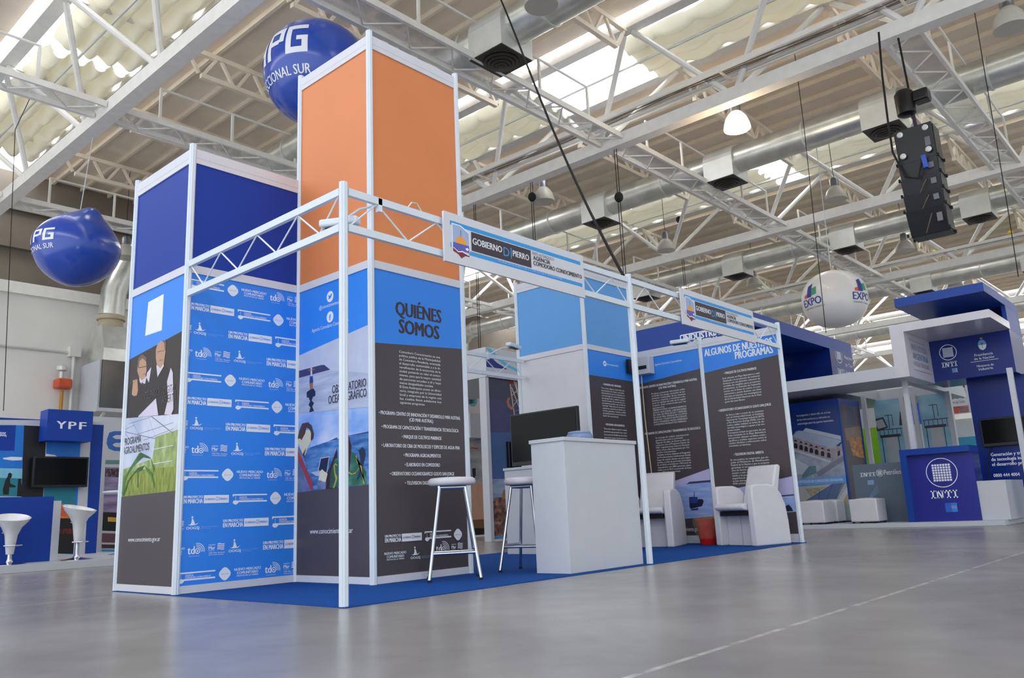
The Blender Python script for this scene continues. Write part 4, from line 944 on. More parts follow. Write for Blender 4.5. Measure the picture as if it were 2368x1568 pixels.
# tub armchairs
def armchair(loc, rz, label):
    t = thing('armchair', label, 'armchair', (0, 0, 0), 'white leather armchairs')
    prof = [(-.27, 0), (-.275, .6), (-.255, .645), (-.2, .655), (0, .655), (.1, .625), (.18, .55), (.235, .43), (.26, .25), (.27, 0)]
    for s in (-1, 1):
        q = MB(); q.prism(Fr((s*.215 if s > 0 else -.305, 0, 0), (0, 1, 0), (0, 0, 1), (1, 0, 0)), prof, 0, .09); obj('arm', q, LEATHER, t, bevel=.018)
    q = MB(); fr = Fr((-.21, 0, 0), (0, 1, 0), (0, 0, 1), (1, 0, 0))
    q.prism(fr, [(.1, .43), (.17, .64), (.25, .86), (.3, .875), (.33, .85), (.26, .6), (.2, .36), (.12, .36)], 0, .42); obj('backrest', q, LEATHER, t, bevel=.02)
    q = MB(); q.prism(Fr((-.21, 0, 0), (0, 1, 0), (0, 0, 1), (1, 0, 0)), [(-.33, .39), (-.345, .42), (-.32, .455), (-.2, .46), (.1, .445), (.12, .37), (-.05, .36), (-.2, .365)], 0, .42); obj('seat', q, LEATHER, t, bevel=.015)
    q = MB(); q.box(-.2, .2, -.27, .1, .325, .37); obj('under_frame', q, RUBBER, t)
    q = MB(); q.box(-.214, .214, -.16, .2, .0, .33); obj('base_panel', q, LEATHER, t, bevel=.008)
    q = MB(); q.box(-.004, .004, -.163, -.158, .0, .33); obj('base_seam', q, mat('seam', '#a9abb2', .6), t)
    t.location = V(loc)+V((0, 0, .007)); t.rotation_euler = (0, 0, rz); return t
armchair((5.6, 1.5, 0), math.radians(-76), 'white leather armchair on the left, partly hidden by the post')
armchair((5.82, .37, 0), math.radians(-107), 'white leather armchair on the right seen from its side')
# red bin with bag
t = thing('waste_bin', 'red plastic waste bin with a clear bag between the armchairs', 'bin', (5.93, .98, .006))
c = V((5.93, .98, .008))
q = MB(); q.lathe(c, [(.095, 0), (.1, .01), (.135, .29), (.142, .3), (.135, .3), (.095, .02)], 28); obj('bucket', q, mat('red_plastic', '#c81d1a', .35), t, smooth=True)
BAG = mesh_mat('clear_plastic_bag', '#cfc9a0', .88, 22)
q = MB(); n = 30; vs = []
for j, (r, h) in enumerate(((.118, .07), (.135, .12), (.15, .2), (.165, .27), (.155, .31), (.14, .325), (.12, .31))):
    vs += [c+V(((r+.012*math.sin(5*k+j))*math.cos(2*PI*k/n), (r+.012*math.sin(5*k+j))*math.sin(2*PI*k/n), h+.01*math.sin(3*k+2*j))) for k in range(n)]
q.raw(vs, [(j*n+k, j*n+(k+1) % n, (j+1)*n+(k+1) % n, (j+1)*n+k) for j in range(6) for k in range(n)]); obj('bag', q, BAG, t, smooth=True)

# ================================================================ the oil company stand on the left (behind)
YPFB = mat('deep_blue_laminate_sheet', '#1a409c', .45, 0, .02, spec=.25); z7 = (0, 900, 3.4833)
YB = 11.2
BK = Fr((0, YB, 0), (1, 0, 0), (0, 0, 1), (0, -1, 0))
m = MB(); m.box(-6, 3.3, 7.9, 12.2, .002, .1); tag(obj('stage_platform', m, LAMIN), 'low white platform under the blue stand at the left edge', 'platform')
t = thing('backdrop_wall', 'blue backdrop wall with sea picture and black column at the left edge', 'backdrop', (0, YB+.1, .1))
q = MB(); q.box(-6, 3.05, YB, YB+.2, .101, 2.36); wlb = obj('panel', q, LAMIN, t)
p = Print(BK, -6, 3.04, .1, 2.36, LAMIN)
SKYD = mat('print_deep_sky', '#1478d4', .4); TEAL = mat('print_teal_sea', '#1e7f90', .4); SUNS = noise_mat('print_sunset', [(.3, '#8a2a1c'), (.5, '#cc5a2c'), (.75, '#e0925a')], (2, 2, 6), .4, 4); BLK = mat('print_black', '#121112', .4)
def P7(pts, mm): p.px(pts, mm, z7)
P7([(-900, 215), (340, 225), (340, 250), (-900, 240)], YPFB)
P7([(-900, 275), (193, 292), (175, 865), (-900, 850)], SKYD); P7([(-900, 620), (182, 640), (176, 800), (-900, 790)], mat('print_sky_pale', '#7fc4de', .4))
P7([(-900, 690), (180, 720), (176, 865), (-900, 850)], TEAL); P7([(-900, 285), (128, 290), (115, 497), (-900, 480)], YPFB)
P7([(20, 555), (90, 545), (178, 548), (176, 572), (100, 575), (30, 565)], INK)
p.tpx('sos,', (-2, 378), (52, 380), .1, INK, True, z7)
P7([(22, 810), (40, 740), (62, 700), (65, 680), (80, 672), (97, 685), (92, 712), (80, 722), (82, 760), (128, 780), (120, 792), (75, 790), (70, 850), (25, 850)], BLK)
P7([(135, 865), (145, 725), (168, 720), (170, 760), (185, 800), (185, 865)], BLK)
P7([(193, 292), (375, 300), (345, 890), (172, 870)], BLK)
P7([(375, 400), (650, 400), (600, 1330), (345, 1320)], SKYD); P7([(370, 520), (440, 530), (470, 550), (362, 552)], INK)
P7([(352, 790), (608, 780), (604, 930), (350, 920)], TEAL); P7([(350, 920), (604, 930), (600, 1060), (345, 1060)], SUNS); P7([(345, 1040), (600, 1040), (590, 1325), (340, 1325)], mat('print_night_sea', '#15100f', .4))
P7([(455, 1130), (580, 1120), (580, 1165), (455, 1165)], noise_mat('print_fire_glint', [(.4, '#1a0f0d'), (.62, '#7a2418'), (.75, '#c84a24')], (30, 30, 6), .4, 4))
P7([(675, 280), (735, 285), (690, 1370), (585, 1370)], LAMIN)
P7([(735, 285), (862, 290), (815, 1370), (680, 1370)], YPFB)
p.done(wlb)
q = MB(); q.box(2.0, 2.72, YB-.35, YB, 1.98, 2.5); sg = obj('sign_box', q, YPFB); tag(sg, 'blue box sign with white letters YPF above the television', 'sign')
p = Print(Fr((2.0, YB-.35, 1.98), (1, 0, 0), (0, 0, 1), (0, -1, 0)), .0, .72, 0, .52, YPFB, .0008)
p.text('Y', .14, .30, .2, .125, INK, True); p.text('P', .33, .46, .2, .125, INK, True); p.text('F', .50, .62, .2, .125, INK, True); p.done(sg)
t = thing('television', 'black television mounted under the YPF box sign', 'television', (2.35, YB-.12, 1.24))
q = MB(); q.box(1.9, 2.77, YB-.16, YB-.08, 1.22, 1.73); obj('housing', q, BLACK, t, bevel=.008)
q = MB(); q.box(1.93, 2.74, YB-.164, YB-.16, 1.26, 1.7); obj('screen', q, SCREEN, t)
q = MB(); q.box(2.2, 2.5, YB-.08, YB, 1.35, 1.6); obj('wall_bracket', q, BLACK, t)
t = thing('reception_counter', 'blue counter with white edge at the left picture edge', 'counter', (-.4, 8.3, .1))
XC = ony(120, 1220, 8.55).x
q = MB(); q.box(-2.5, XC, 8.55, 9.0, .101, .97); obj('front_panel', q, YPFB, t)
q = MB(); q.box(XC, XC+.1, 8.55, 9.02, .101, .91); obj('side_panel', q, LAMIN, t)
def tulip_stool(c, h, label, rz=0.0):
    c = V(c); t = thing('swivel_stool', label, 'stool', c, 'white moulded swivel stools'); n = 32
    q = MB(); rings = []
    for r, z, tl in ((.045, -.42, 0), (.06, -.3, 0), (.075, -.18, .01), (.12, -.08, .03), (.19, 0, .07), (.215, .045, .1), (.2, .05, .1), (.15, .0, .05), (.06, -.03, .02), (.01, -.035, .01)):
        rings.append([c+V((r*math.cos(2*PI*k/n), r*math.sin(2*PI*k/n), h-.05+z+tl*.5*(1+math.cos(2*PI*k/n-rz))-tl*.5)) for k in range(n)])
    q.raw([x for g in rings for x in g], [(j*n+k, j*n+(k+1) % n, (j+1)*n+(k+1) % n, (j+1)*n+k) for j in range(len(rings)-1) for k in range(n)]+[tuple(range(n-1, -1, -1))]); obj('seat_shell', q, mat('white_abs_plastic', '#e0e1e4', .2, coat=.4), t, smooth=True)
    q = MB(); q.lathe(c, [(.2, 0), (.2, .006), (.13, .018), (.05, .035), (.03, .07), (.028, h-.45), (.0275, h-.44)], 28); obj('pedestal', q, CHROME, t, smooth=True)
    q = MB(); q.tube([c+V((.02, 0, .24)), c+V((.1, -.1, .24)), c+V((.0, -.17, .24)), c+V((-.1, -.1, .24)), c+V((-.02, 0, .24))], .01, 8); obj('footrest', q, CHROME, t, smooth=True)
    q = MB(); q.tube([c+V((.03, 0, h-.15)), c+V((-.12, -.03, h-.2))], .007, 6); obj('lever', q, CHROME, t)
P_ = ony(176, 1302, 8.2); tulip_stool((P_.x, 8.2, .1), .7, 'white moulded swivel stool in front of the YPF television', 2.2)
P_ = ony(20, 1308, 8.12); tulip_stool((P_.x, 8.12, .1), .6, 'white moulded swivel stool cut by the left picture edge', 1.5)
t = thing('round_table', 'round white high table half hidden by the blue tower', 'table', (2.75, 9.4, .1))
q = MB(); q.lathe((2.75, 9.4, 1.03), [(.33, 0), (.35, .02), (.34, .045), (.1, .05)], 32); obj('table_top', q, LAMIN, t, smooth=True)
q = MB(); q.lathe((2.75, 9.4, .1), [(.22, 0), (.22, .01), (.04, .03), (.03, .1), (.03, .93)], 20); obj('pedestal', q, CHROME, t, smooth=True)
t = thing('round_table', 'round white high table at the far left edge', 'table', (.25, 9.6, .1))
q = MB(); q.lathe((.25, 9.6, 1.0), [(.33, 0), (.35, .02), (.34, .045), (.1, .05)], 32); obj('table_top', q, LAMIN, t, smooth=True)
q = MB(); q.lathe((.25, 9.6, .1), [(.22, 0), (.22, .01), (.04, .03), (.03, .1), (.03, .9)], 20); obj('pedestal', q, CHROME, t, smooth=True)
# white panel with the blue letter, further back
YE = 13.4; m = MB(); m.box(3.35, 6.2, YE, YE+.12, 0.0, 2.75); pe = obj('letter_wall', m, LAMIN); tag(pe, 'white display panel with a big blue letter E behind the blue tower', 'partition wall')
EF = Fr((0, YE, 0), (1, 0, 0), (0, 0, 1), (0, -1, 0)); p = Print(EF, 3.36, 6.19, .02, 2.74, LAMIN, .001)
EB = mat('print_letter_blue', '#2f62b4', .45)
p.px([(862, 400), (880, 350), (920, 338), (1010, 340), (1010, 370), (930, 370), (905, 385), (930, 402), (1010, 404), (1010, 432), (930, 432), (905, 448), (930, 466), (1010, 470), (1010, 500), (920, 498), (875, 480), (858, 440)], EB, z7)
PURP = noise_mat('print_violet_poster', [(.3, '#5c4a70'), (.55, '#8f7fa8'), (.75, '#c0b2c8')], (1.2, 1.2, 7), .45, 4)
p.px([(850, 570), (1100, 575), (1100, 605), (846, 605)], mat('print_green_strip', '#5c8a84', .45), z7); p.px([(846, 628), (1100, 635), (1080, 1000), (830, 990)], PURP, z7)
p.px([(848, 640), (1100, 648), (1100, 715), (846, 705)], noise_mat('print_crowd', [(.4, '#2a1c30'), (.6, '#6a4a58'), (.8, '#c8b0a8')], (30, 30, 14), .45, 4), z7)
p.px([(830, 990), (1080, 1000), (1070, 1150), (822, 1140)], BLK, z7); p.px([(868, 1030), (950, 1035), (945, 1070), (868, 1066)], mat('print_yellow', '#d8a83a', .45), z7)
p.px([(822, 1160), (1070, 1165), (1060, 1240), (818, 1235)], mat('print_plum', '#6a4452', .45), z7); p.px([(818, 1250), (1060, 1255), (1060, 1285), (818, 1282)], mat('print_maroon2', '#4c2a34', .45), z7); p.px([(818, 1290), (1060, 1293), (1060, 1312), (818, 1308)], CYAN, z7)
p.done(pe)

# ================================================================ the stand seen between the towers
zm = (1060, 790, 3.3375); YS = 6.0
MS = Fr((0, YS, 0), (1, 0, 0), (0, 0, 1), (0, -1, 0))
t = thing('exhibition_booth', 'white booth with oil derrick picture seen between the two towers', 'booth', (8.4, YS+.4, 0))
q = MB(); q.box(7.48, 7.56, YS-.02, YS+.14, .0, 2.85); obj('pillar', q, LAMIN, t)
q = MB(); q.box(7.56, 9.4, YS+.01, YS+.11, .02, 3.0); pn = obj('picture_panel', q, LAMIN, t)
q = MB(); q.box(7.5, 9.4, YS-.03, YS+2.2, 2.86, 3.4); hd = obj('header_box', q, LAMIN, t)
p = Print(Fr((0, YS-.03, 0), (1, 0, 0), (0, 0, 1), (0, -1, 0)), 7.51, 9.39, 2.87, 3.39, LAMIN, .001)
p.px([(213, 120), (260, 128), (300, 165), (380, 215), (213, 195)], mat('print_navy', '#24307e', .45), zm)
pts = [(215, 48), (252, 55), (300, 110), (380, 175), (480, 225), (520, 240)]
for i in range(5):
    a, b_ = pts[i], pts[i+1]; p.px([a, b_, (b_[0]-28, b_[1]+8), (a[0]-2 if i == 0 else a[0]-28, a[1]+8)], mat('print_light_cyan', '#5fb8dc', .45), zm)
p.done(hd)
p = Print(Fr((0, YS+.01, 0), (1, 0, 0), (0, 0, 1), (0, -1, 0)), 7.565, 9.39, .04, 2.86, mat('print_dusk_sky', '#4c5070', .45), .001)
p.px([(215, 150), (520, 200), (520, 480), (222, 440)], mat('print_dusk_top', '#4a4a5c', .45), zm); p.px([(232, 700), (520, 700), (520, 1080), (245, 1080)], mat('print_dusk_blue', '#4a6492', .45), zm)
p.px([(245, 1060), (520, 1060), (520, 1240), (250, 1240)], noise_mat('print_dusk_cloud', [(.3, '#6f88ac'), (.6, '#a3b1c6'), (.8, '#ccd0da')], (3, 3, 9), .45, 5), zm)
p.px([(250, 1215), (330, 1200), (520, 1190), (520, 1510), (262, 1515)], noise_mat('print_pebbles', [(.35, '#4e342a'), (.55, '#8a6250'), (.75, '#b8a294')], (14, 14, 14), .45, 5), zm)
p.px([(335, 1190), (345, 1150), (400, 1110), (520, 1100), (520, 1220), (340, 1215)], noise_mat('print_rock', [(.3, '#7a4c30'), (.7, '#b88660')], (5, 5, 5), .45, 4), zm)
RB = mat('print_rust_steel', '#a87458', .45); RB2 = mat('print_pale_steel', '#c8b4a0', .45)
for a, b_ in (((392, 310), (430, 580)), ((425, 300), (500, 560)), ((395, 340), (440, 330)), ((400, 380), (460, 400)), ((405, 420), (455, 370)), ((410, 450), (480, 470)), ((415, 500), (470, 430)), ((420, 540), (490, 520)), ((440, 310), (480, 560)), ((405, 350), (470, 520))):
    p.px([a, (a[0]+7, a[1]), (b_[0]+7, b_[1]), b_], RB2, zm)
p.px([(385, 290), (420, 280), (430, 320), (392, 330)], mat('print_rust_cap', '#7a3428', .45), zm); p.px([(370, 460), (385, 430), (398, 432), (390, 470), (405, 500), (430, 510), (410, 530), (380, 505)], RB, zm)
p.tpx('SU', (450, 308), (484, 312), .14, INK, True, zm); p.tpx('EN', (464, 362), (500, 366), .14, INK, True, zm)
p.px([(265, 1500), (520, 1500), (520, 1515), (266, 1518)], CYAN, zm); p.done(pn)
t = thing('television', 'black television hung on the oil derrick picture', 'television', (8.35, YS-.05, 1.0))
q = MB(); q.box(7.98, 8.8, YS-.06, YS+.0, 1.02, 1.72); obj('housing', q, BLACK, t, bevel=.01)
q = MB(); q.box(8.02, 8.76, YS-.064, YS-.06, 1.1, 1.68); obj('screen', q, SCREEN, t)
q = MB(); q.box(8.0, 8.78, YS-.05, YS-.02, .98, 1.02); obj('speaker_bar', q, BLACK, t)
# sliver of the fuel stand further back
YU = 8.4; UF = Fr((0, YU, 0), (1, 0, 0), (0, 0, 1), (0, -1, 0)); PINK = mat('warm_white_panel', '#ddd2d2', .5)
t = thing('fuel_booth', 'pale booth with fuel pump sign, a sliver left of the white pillar', 'booth', (8.6, YU+.1, 0))
a = lambda x, y: UF.uv(zm[0]+x/zm[2], zm[1]+y/zm[2])
q = MB(); q.box(a(60, 900)[0], a(200, 900)[0], YU, YU+.1, .02, a(80, 350)[1]); pb = obj('panel', q, PINK, t)
p = Print(UF, a(62, 900)[0], a(198, 900)[0], .04, a(80, 355)[1], PINK, .001)
ca = a(108, 450); p.disc(ca[0], ca[1], .15, mat('print_teal_disc', '#58b4b8', .45))
p.px([(84, 425), (108, 420), (110, 480), (84, 480)], INKD, zm); p.px([(110, 450), (116, 450), (118, 470), (124, 440), (116, 430), (120, 428), (127, 442), (120, 478), (113, 474)], INKD, zm); p.px([(89, 432), (103, 430), (104, 448), (89, 448)], mat('print_teal_disc', '#58b4b8', .45), zm)
p.px([(60, 760), (200, 745), (200, 1100), (60, 1100)], noise_mat('print_cloudy', [(.3, '#7c8490'), (.7, '#b9b4b0')], (2, 2, 6), .45, 4), zm); p.px([(60, 1090), (200, 1090), (200, 1380), (60, 1380)], mat('print_peach_sky', '#d0a488', .45), zm)
p.px([(60, 1380), (200, 1370), (200, 1450), (60, 1450)], mat('print_brown_field', '#7c5a34', .45), zm); p.px([(60, 1440), (200, 1440), (200, 1600), (60, 1600)], BLK, zm)
p.px([(105, 980), (132, 975), (134, 1030), (120, 1060), (112, 1060)], BLK, zm); p.px([(95, 815), (152, 820), (152, 830), (95, 826)], mat('print_red', '#b04030', .45), zm)
p.done(pb)
q = MB(); q.box(a(70, 240)[0], a(158, 240)[0], YU-.3, YU-.02, a(80, 315)[1], a(80, 238)[1]); obj('yellow_header', q, mat('yellow_laminate', '#d8b02a', .45), t)
q = MB(); q.lathe(UF.pt(*a(103, 297), .3), [(.1, 0), (.1, -.01), (.06, -.012)], 20); obj('downlight', q, BLACK, t)
q = MB(); q.box(a(60, 600)[0], a(170, 600)[0], YU-.12, YU-.02, a(80, 745)[1], a(80, 555)[1]); obj('shelf_box', q, LAMIN, t)
# ================================================================ the institute stand on the right
XF = 10.3
def yz(x, y, X=XF): P_ = onx(x, y, X); return P_.y, P_.z
m = MB(); m.box(XF-.1, 17.4, -1.22, 4.4, .002, .07); tag(obj('stage_platform', m, LAMIN), 'low white platform under the institute stand on the right', 'platform')
t = thing('canopy_frame', 'white stepped canopy frame of the institute stand', 'canopy', (12, .5, .07))
q = MB()
for x0, x1, y0, y1 in ((XF, 11.5, -.05, 3.0), (13.2, 14.4, -.05, 3.0), (11.5, 13.2, -.05, .1), (11.5, 13.2, 1.15, 3.0)): q.box(x0, x1, y0, y1, 2.235, 2.42)
obj('flat_roof', q, LAMIN, t)
WG2 = mat('glossy_white_laminate', '#cfcbd2', .18, 0, .03)
q = MB(); q.box(XF, 11.62, -.25, -.05, 2.235, 3.05); up = obj('upright', q, WG2, t)
p = Print(Fr((XF, -.25, 2.235), (1, 0, 0), (0, 0, 1), (0, -1, 0)), .01, 1.3, .0, .68, WG2, .001)
p.text('INDUSTRIA', .3, 1.12, .45, .1, mat('print_slate', '#7f8ba0', .4), True); p.text('ARGENTINA', .3, 1.12, .31, .1, mat('print_slate_blue', '#4f7f9c', .4), True); p.text('ORGULLO NACIONAL', .3, 1.12, .2, .07, INKG)
p.rect(.28, 1.14, .13, .138, INKG); p.rect(.2, 1.05, .6, .606, INKG); p.done(up)
q = MB(); q.box(XF, 11.62, -1.44, -.25, 2.93, 3.05); obj('upper_beam', q, WG2, t)
for (x, y, xx, nm) in ((2090, 870, 10.75, 0), (1998, 935, 12.2, 0), (2112, 920, 12.9, 0), (2337, 870, 10.9, 1)):
    P_ = onx(x, y, xx); q = MB(); q.box(P_.x-.035, P_.x+.035, P_.y-.035, P_.y+.035, .07, 2.24); obj('column', q, LAMIN, t)
# blue header with the institute name
t = thing('header_box', 'blue header box with white circle logo INTI and national shield', 'sign', (12.2, -.8, 2.26))
q = MB(); q.box(11.62, 12.6, -1.42, -.14, 2.26, 2.93); hb = obj('box', q, INTID, t)
q = MB(); q.box(11.64, 12.6, -1.419, -1.36, 2.93, 3.324); q.box(12.5, 12.6, -1.42, -.2, 2.93, 3.32); obj('back_upright', q, INTIB, t)
q = MB(); q.box(XF, 12.6, -1.42, -.18, 3.325, 3.46); obj('roof_slab', q, INTIB, t)
IF = Fr((11.62, -.14, 2.26), (0, -1, 0), (0, 0, 1), (-1, 0, 0)); p = Print(IF, .0, 1.28, 0, .67, INTID, .001)
zi = (2030, 640, 6.03)
def grid_logo(p, a, b_, r, m=INK, n=7, k=.92):
    p.disc(a, b_, r, m, r0=r*k, n=40); s = r*1.2/n; p.step()
    for i in range(n):
        for j in range(n):
            x, y = a-r*.6+i*s, b_-r*.6+j*s; p.poly([(x+.12*s, y+.12*s), (x+.88*s, y+.12*s), (x+.88*s, y+.88*s), (x+.12*s, y+.88*s)], m, False)
a, b_ = IF.uv(zi[0]+977/zi[2], zi[1]+1055/zi[2]); grid_logo(p, a, b_, .13)
l_, _ = IF.uv(zi[0]+895/zi[2], zi[1]+1250/zi[2]); r_, bb = IF.uv(zi[0]+1112/zi[2], zi[1]+1250/zi[2]); p.slab('INTI', l_, r_, b_-.24, .085)
p.rect(a+.02, r_-.01, b_-.34, b_-.27, mat('print_soft_blue', '#5c86c0', .3)); p.rect(a+.08, r_-.01, b_-.34, b_-.27, mat('print_soft_pale', '#90b0d8', .3))
s_, sb = IF.uv(zi[0]+1455/zi[2], zi[1]+950/zi[2])
p.disc(s_, sb, .06, mat('print_shield_blue', '#5aa0d8', .4), ry=.085); p.poly([(s_-.06, sb), (s_+.06, sb), (s_+.04, sb-.06), (s_, sb-.085), (s_-.04, sb-.06)], INK); p.disc(s_, sb+.02, .016, mat('print_red', '#b04030', .45)); p.rect(s_-.003, s_+.003, sb-.05, sb+.02, INKD); p.disc(s_, sb+.105, .022, mat('print_gold', '#b08a34', .4), ry=.014)
p.tpx('Presidencia', (1350, 1115), (1605, 1078), .04, INK, False, zi); p.tpx('de la Nación', (1345, 1165), (1625, 1130), .04, INK, False, zi); p.tpx('Ministerio de', (1385, 1268), (1618, 1232), .036, INK, False, zi); p.tpx('Industria', (1412, 1310), (1608, 1282), .04, INK, False, zi)
a2, bb = IF.uv(zi[0]+1295/zi[2], zi[1]+1195/zi[2]); a3, _ = IF.uv(zi[0]+1690/zi[2], zi[1]+1180/zi[2]); p.rect(a2, a3, bb-.003, bb+.003, INK)
p.done(hb)
for k in range(5):
    P_ = onz([2200, 2235, 2212, 2304, 2323][k], [895, 903, 912, 873, 882][k], 2.26); P_.x = max(P_.x, 11.7)
# blue portal with national industry lettering
t = thing('portal_canopy', 'big blue portal canopy lettered INDUSTRIA ARGENTINA behind the poster wall', 'canopy', (12, 3.2, .07))
q = MB(); q.box(9.6, 14.55, 2.0, 4.4, 3.40, 3.64); obj('roof_slab', q, INTIB, t)
q = MB(); q.box(9.6, 9.9, 2.12, 4.4, .07, 3.40); lf = obj('left_wall', q, INTIB, t)
q = MB(); q.box(9.9, 14.5, 4.25, 4.4, .07, 3.40); obj('rear_wall', q, INTID, t)
q = MB(); q.box(13.3, 14.55, 2.0, 4.25, .07, 3.40); rb = obj('right_tower', q, INTID, t)
LF = Fr((9.6, 4.4, .07), (0, -1, 0), (0, 0, 1), (-1, 0, 0)); p = Print(LF, .01, 2.38, 2.2, 3.56, INTIB, .001)
zq = (1430, 640, 4.9)
p.tpx('INDUSTRIA', (740, 735), (1150, 655), .105, INK, 2, zq); p.tpx('ARGENTINA', (750, 815), (1140, 735), .105, INK, 2, zq)
f_ = lambda x, y: LF.uv(zq[0]+x/zq[2], zq[1]+y/zq[2])
a0, b0 = f_(703, 668); a1, b1 = f_(1180, 575); a1 = min(a1, 2.2)
for u0, u1, w0, w1 in ((a0, a1, b0-.01, b0+.01), (a0-.01, a0+.01, b0-.5, b0), (a1-.01, a1+.01, b0-.5, b0)): p.rect(u0, u1, w0, w1, INK)
p.done(lf)
RF = Fr((13.3, 2.0, .07), (1, 0, 0), (0, 0, 1), (0, -1, 0)); p = Print(RF, .02, 1.2, .05, 3.32, INTID, .001); zr = (1700, 450, 3.136)
a, b_ = RF.uv(1700+750/3.136, 450+1157/3.136); grid_logo(p, a, b_, .19); a1, bb = RF.uv(1700+775/3.136, 450+1245/3.136); p.slab('INTI', a-.16, a+.2, b_-.42, .12)
for i, s in enumerate(('Instituto', 'Nacional', 'de Tecnología', 'Industrial')): p.text(s, a+.3, a+.3+.06*len(s), b_+.1-.16*i, .07, INK)
p.rect(a-.02, a+.16, b_-.62, b_-.5, mat('print_soft_blue', '#5c86c0', .3)); p.done(rb)
for x_, y_ in ((11.2, 2.9), (12.4, 3.3)):
    q = MB(); q.lathe((x_, y_, 3.385), [(.09, 0), (.1, .014), (.05, .015)], 20); obj('downlight', q, mat('lamp_disc', '#e8e8f0', .3, emit=('#ffffff', 2.0)), t)
# front counter with the circle logo
CT = thing('logo_counter', 'blue counter with a big white circle logo and letters INTI', 'counter', (10.55, -.42, .07))
q = MB(); q.box(XF, 10.8, -.03, .06, .07, 1.14); q.box(XF, 10.8, -.90, -.03, 1.05, 1.14); obj('frame', q, INTIB, CT)
q = MB(); q.box(XF+.1, 10.8, -.90, -.03, .07, 1.05); fp = obj('front_panel', q, INTID, CT)
CF = Fr((XF+.1, -.03, .07), (0, -1, 0), (0, 0, 1), (-1, 0, 0)); p = Print(CF, .0, .87, 0, .98, mat('print_violet_blue', '#252a8c', .3), .001)
zc = (1800, 880, 3.92)
a, b_ = CF.uv(1800+1480/3.92, 880+835/3.92); grid_logo(p, a, b_, .215, k=.95)
a0, _ = CF.uv(1800+1388/3.92, 880+1070/3.92); a1, bb = CF.uv(1800+1630/3.92, 880+1062/3.92); p.slab('INTI', a0, a1, bb, .115)
p.rect(a-.02, a1-.03, bb-.2, bb-.07, mat('print_soft_blue2', '#2f62c0', .3)); p.rect(a+.06, a1-.03, bb-.2, bb-.07, mat('print_soft_blue3', '#3c80d0', .3)); p.rect(a+.06, a1-.035, bb-.155, bb-.11, mat('print_soft_lilac', '#7c8cd0', .3)); p.done(fp)
y0, z0 = yz(2253, 1113, XF+.12); y1, z1_ = yz(2338, 1195, XF+.12)
t = thing('plinth', 'plain white plinth right of the blue logo counter', 'plinth', (10.7, (y0+y1)/2, .07))
q = MB(); q.box(XF+.12, 11.6, y1, y0-.02, .07, z0); obj('plinth_body', q, LAMIN, t, bevel=.004)
# grey panel
GP = mat('slate_laminate', '#5f6d7c', .4, 0, .02); xg = 10.85
y0, zt = yz(1970, 1076, xg); y1, _ = yz(2090, 1065, xg); m = MB(); m.box(xg, xg+.08, y1, y0, .07, zt); gp = obj('low_partition', m, GP); tag(gp, 'low slate grey partition lettered INTI Petróleo', 'partition')
p = Print(Fr((xg, y0, .07), (0, -1, 0), (0, 0, 1), (-1, 0, 0)), .0, y0-y1, .0, zt-.07, GP, .001)
a0, b0 = p.fr.uv(1800+745/3.92, 880+875/3.92); a1, _ = p.fr.uv(1800+878/3.92, 880+866/3.92); p.slab('INTI', a0, a1, b0, .065); a2, b2 = p.fr.uv(1800+918/3.92, 880+838/3.92); grid_logo(p, a2, b2, .055, k=.9); a3, b3 = p.fr.uv(1800+960/3.92, 880+855/3.92); a4, _ = p.fr.uv(1800+1115/3.92, 880+848/3.92); p.text('Petróleo', a3, a4, b3, .075, INK)
p.rect(a0+.1, a0+.2, b0-.13, b0-.06, mat('print_soft_blue4', '#7fa0c4', .4))
for i in range(7): p.poly([(a0+.0, b0-.45-.0*i), (a0+.25, b0-.25+.02*i), (a0+.25, b0-.247+.02*i), (a0+.0, b0-.447)], INKB)
p.done(gp)
# information wall with the workshop model picture
xi = 11.15
y0, zt = yz(1815, 935, xi); y1, _ = yz(1938, 928, xi); y0 = y1+1.3; zt = 2.02
t = thing('info_wall', 'blue information wall with a picture of a long stone workshop model', 'partition wall', (xi+.3, (y0+y1)/2, .07))
q = MB(); q.box(xi, xi+1.0, y1, y0, .07, zt+.12); ib = obj('wall_block', q, INTIB, t)
zw = (1820, 920, 5.227); WF = Fr((xi, y0, .07), (0, -1, 0), (0, 0, 1), (-1, 0, 0)); p = Print(WF, .0, y0-y1-.03, .0, zt-.1, mat('print_deep_blue', '#1e3a7e', .35), .001)
p.tpx('Investigación y desarrollo en el área', (118, 228), (525, 185), .034, INK, z=zw); p.tpx('de los hidrocarburos y referente en', (122, 280), (517, 238), .034, INK, z=zw); p.tpx('metrología para las pymes nacionales.', (130, 330), (565, 280), .034, INK, z=zw)
RFG = mat('print_roof_grey', '#9fabc4', .4); STN = noise_mat('print_stone', [(.3, '#8a8088'), (.7, '#b0a6a8')], (12, 12, 12), .4, 4); PAV = noise_mat('print_paving', [(.3, '#7f88a0'), (.7, '#a9aeba')], (6, 6, 6), .4, 4); ARC = mat('print_arch_dark', '#2b2430', .4); PLT = mat('print_pale_roof', '#b4bcc8', .4)
p.px([(-60, 620), (690, 700), (740, 960), (-60, 990)], PAV, zw); p.px([(60, 470), (110, 400), (630, 590), (680, 520), (700, 680), (560, 760), (70, 620)], STN, zw)
p.px([(65, 465), (130, 398), (205, 400), (670, 520), (545, 610), (90, 480)], RFG, zw); p.px([(195, 398), (225, 365), (670, 465), (668, 515)], PLT, zw)
for i, x in enumerate((105, 170, 230, 293, 357, 430, 505)):
    y = 545+i*19; p.px([(x-20, y+60), (x-20, y+20), (x-10, y+2), (x+10, y+4), (x+22, y+26), (x+22, y+70)], ARC, zw); p.px([(x-22, y-22), (x-10, y-38), (x+8, y-36), (x+20, y-12)], ARC, zw)
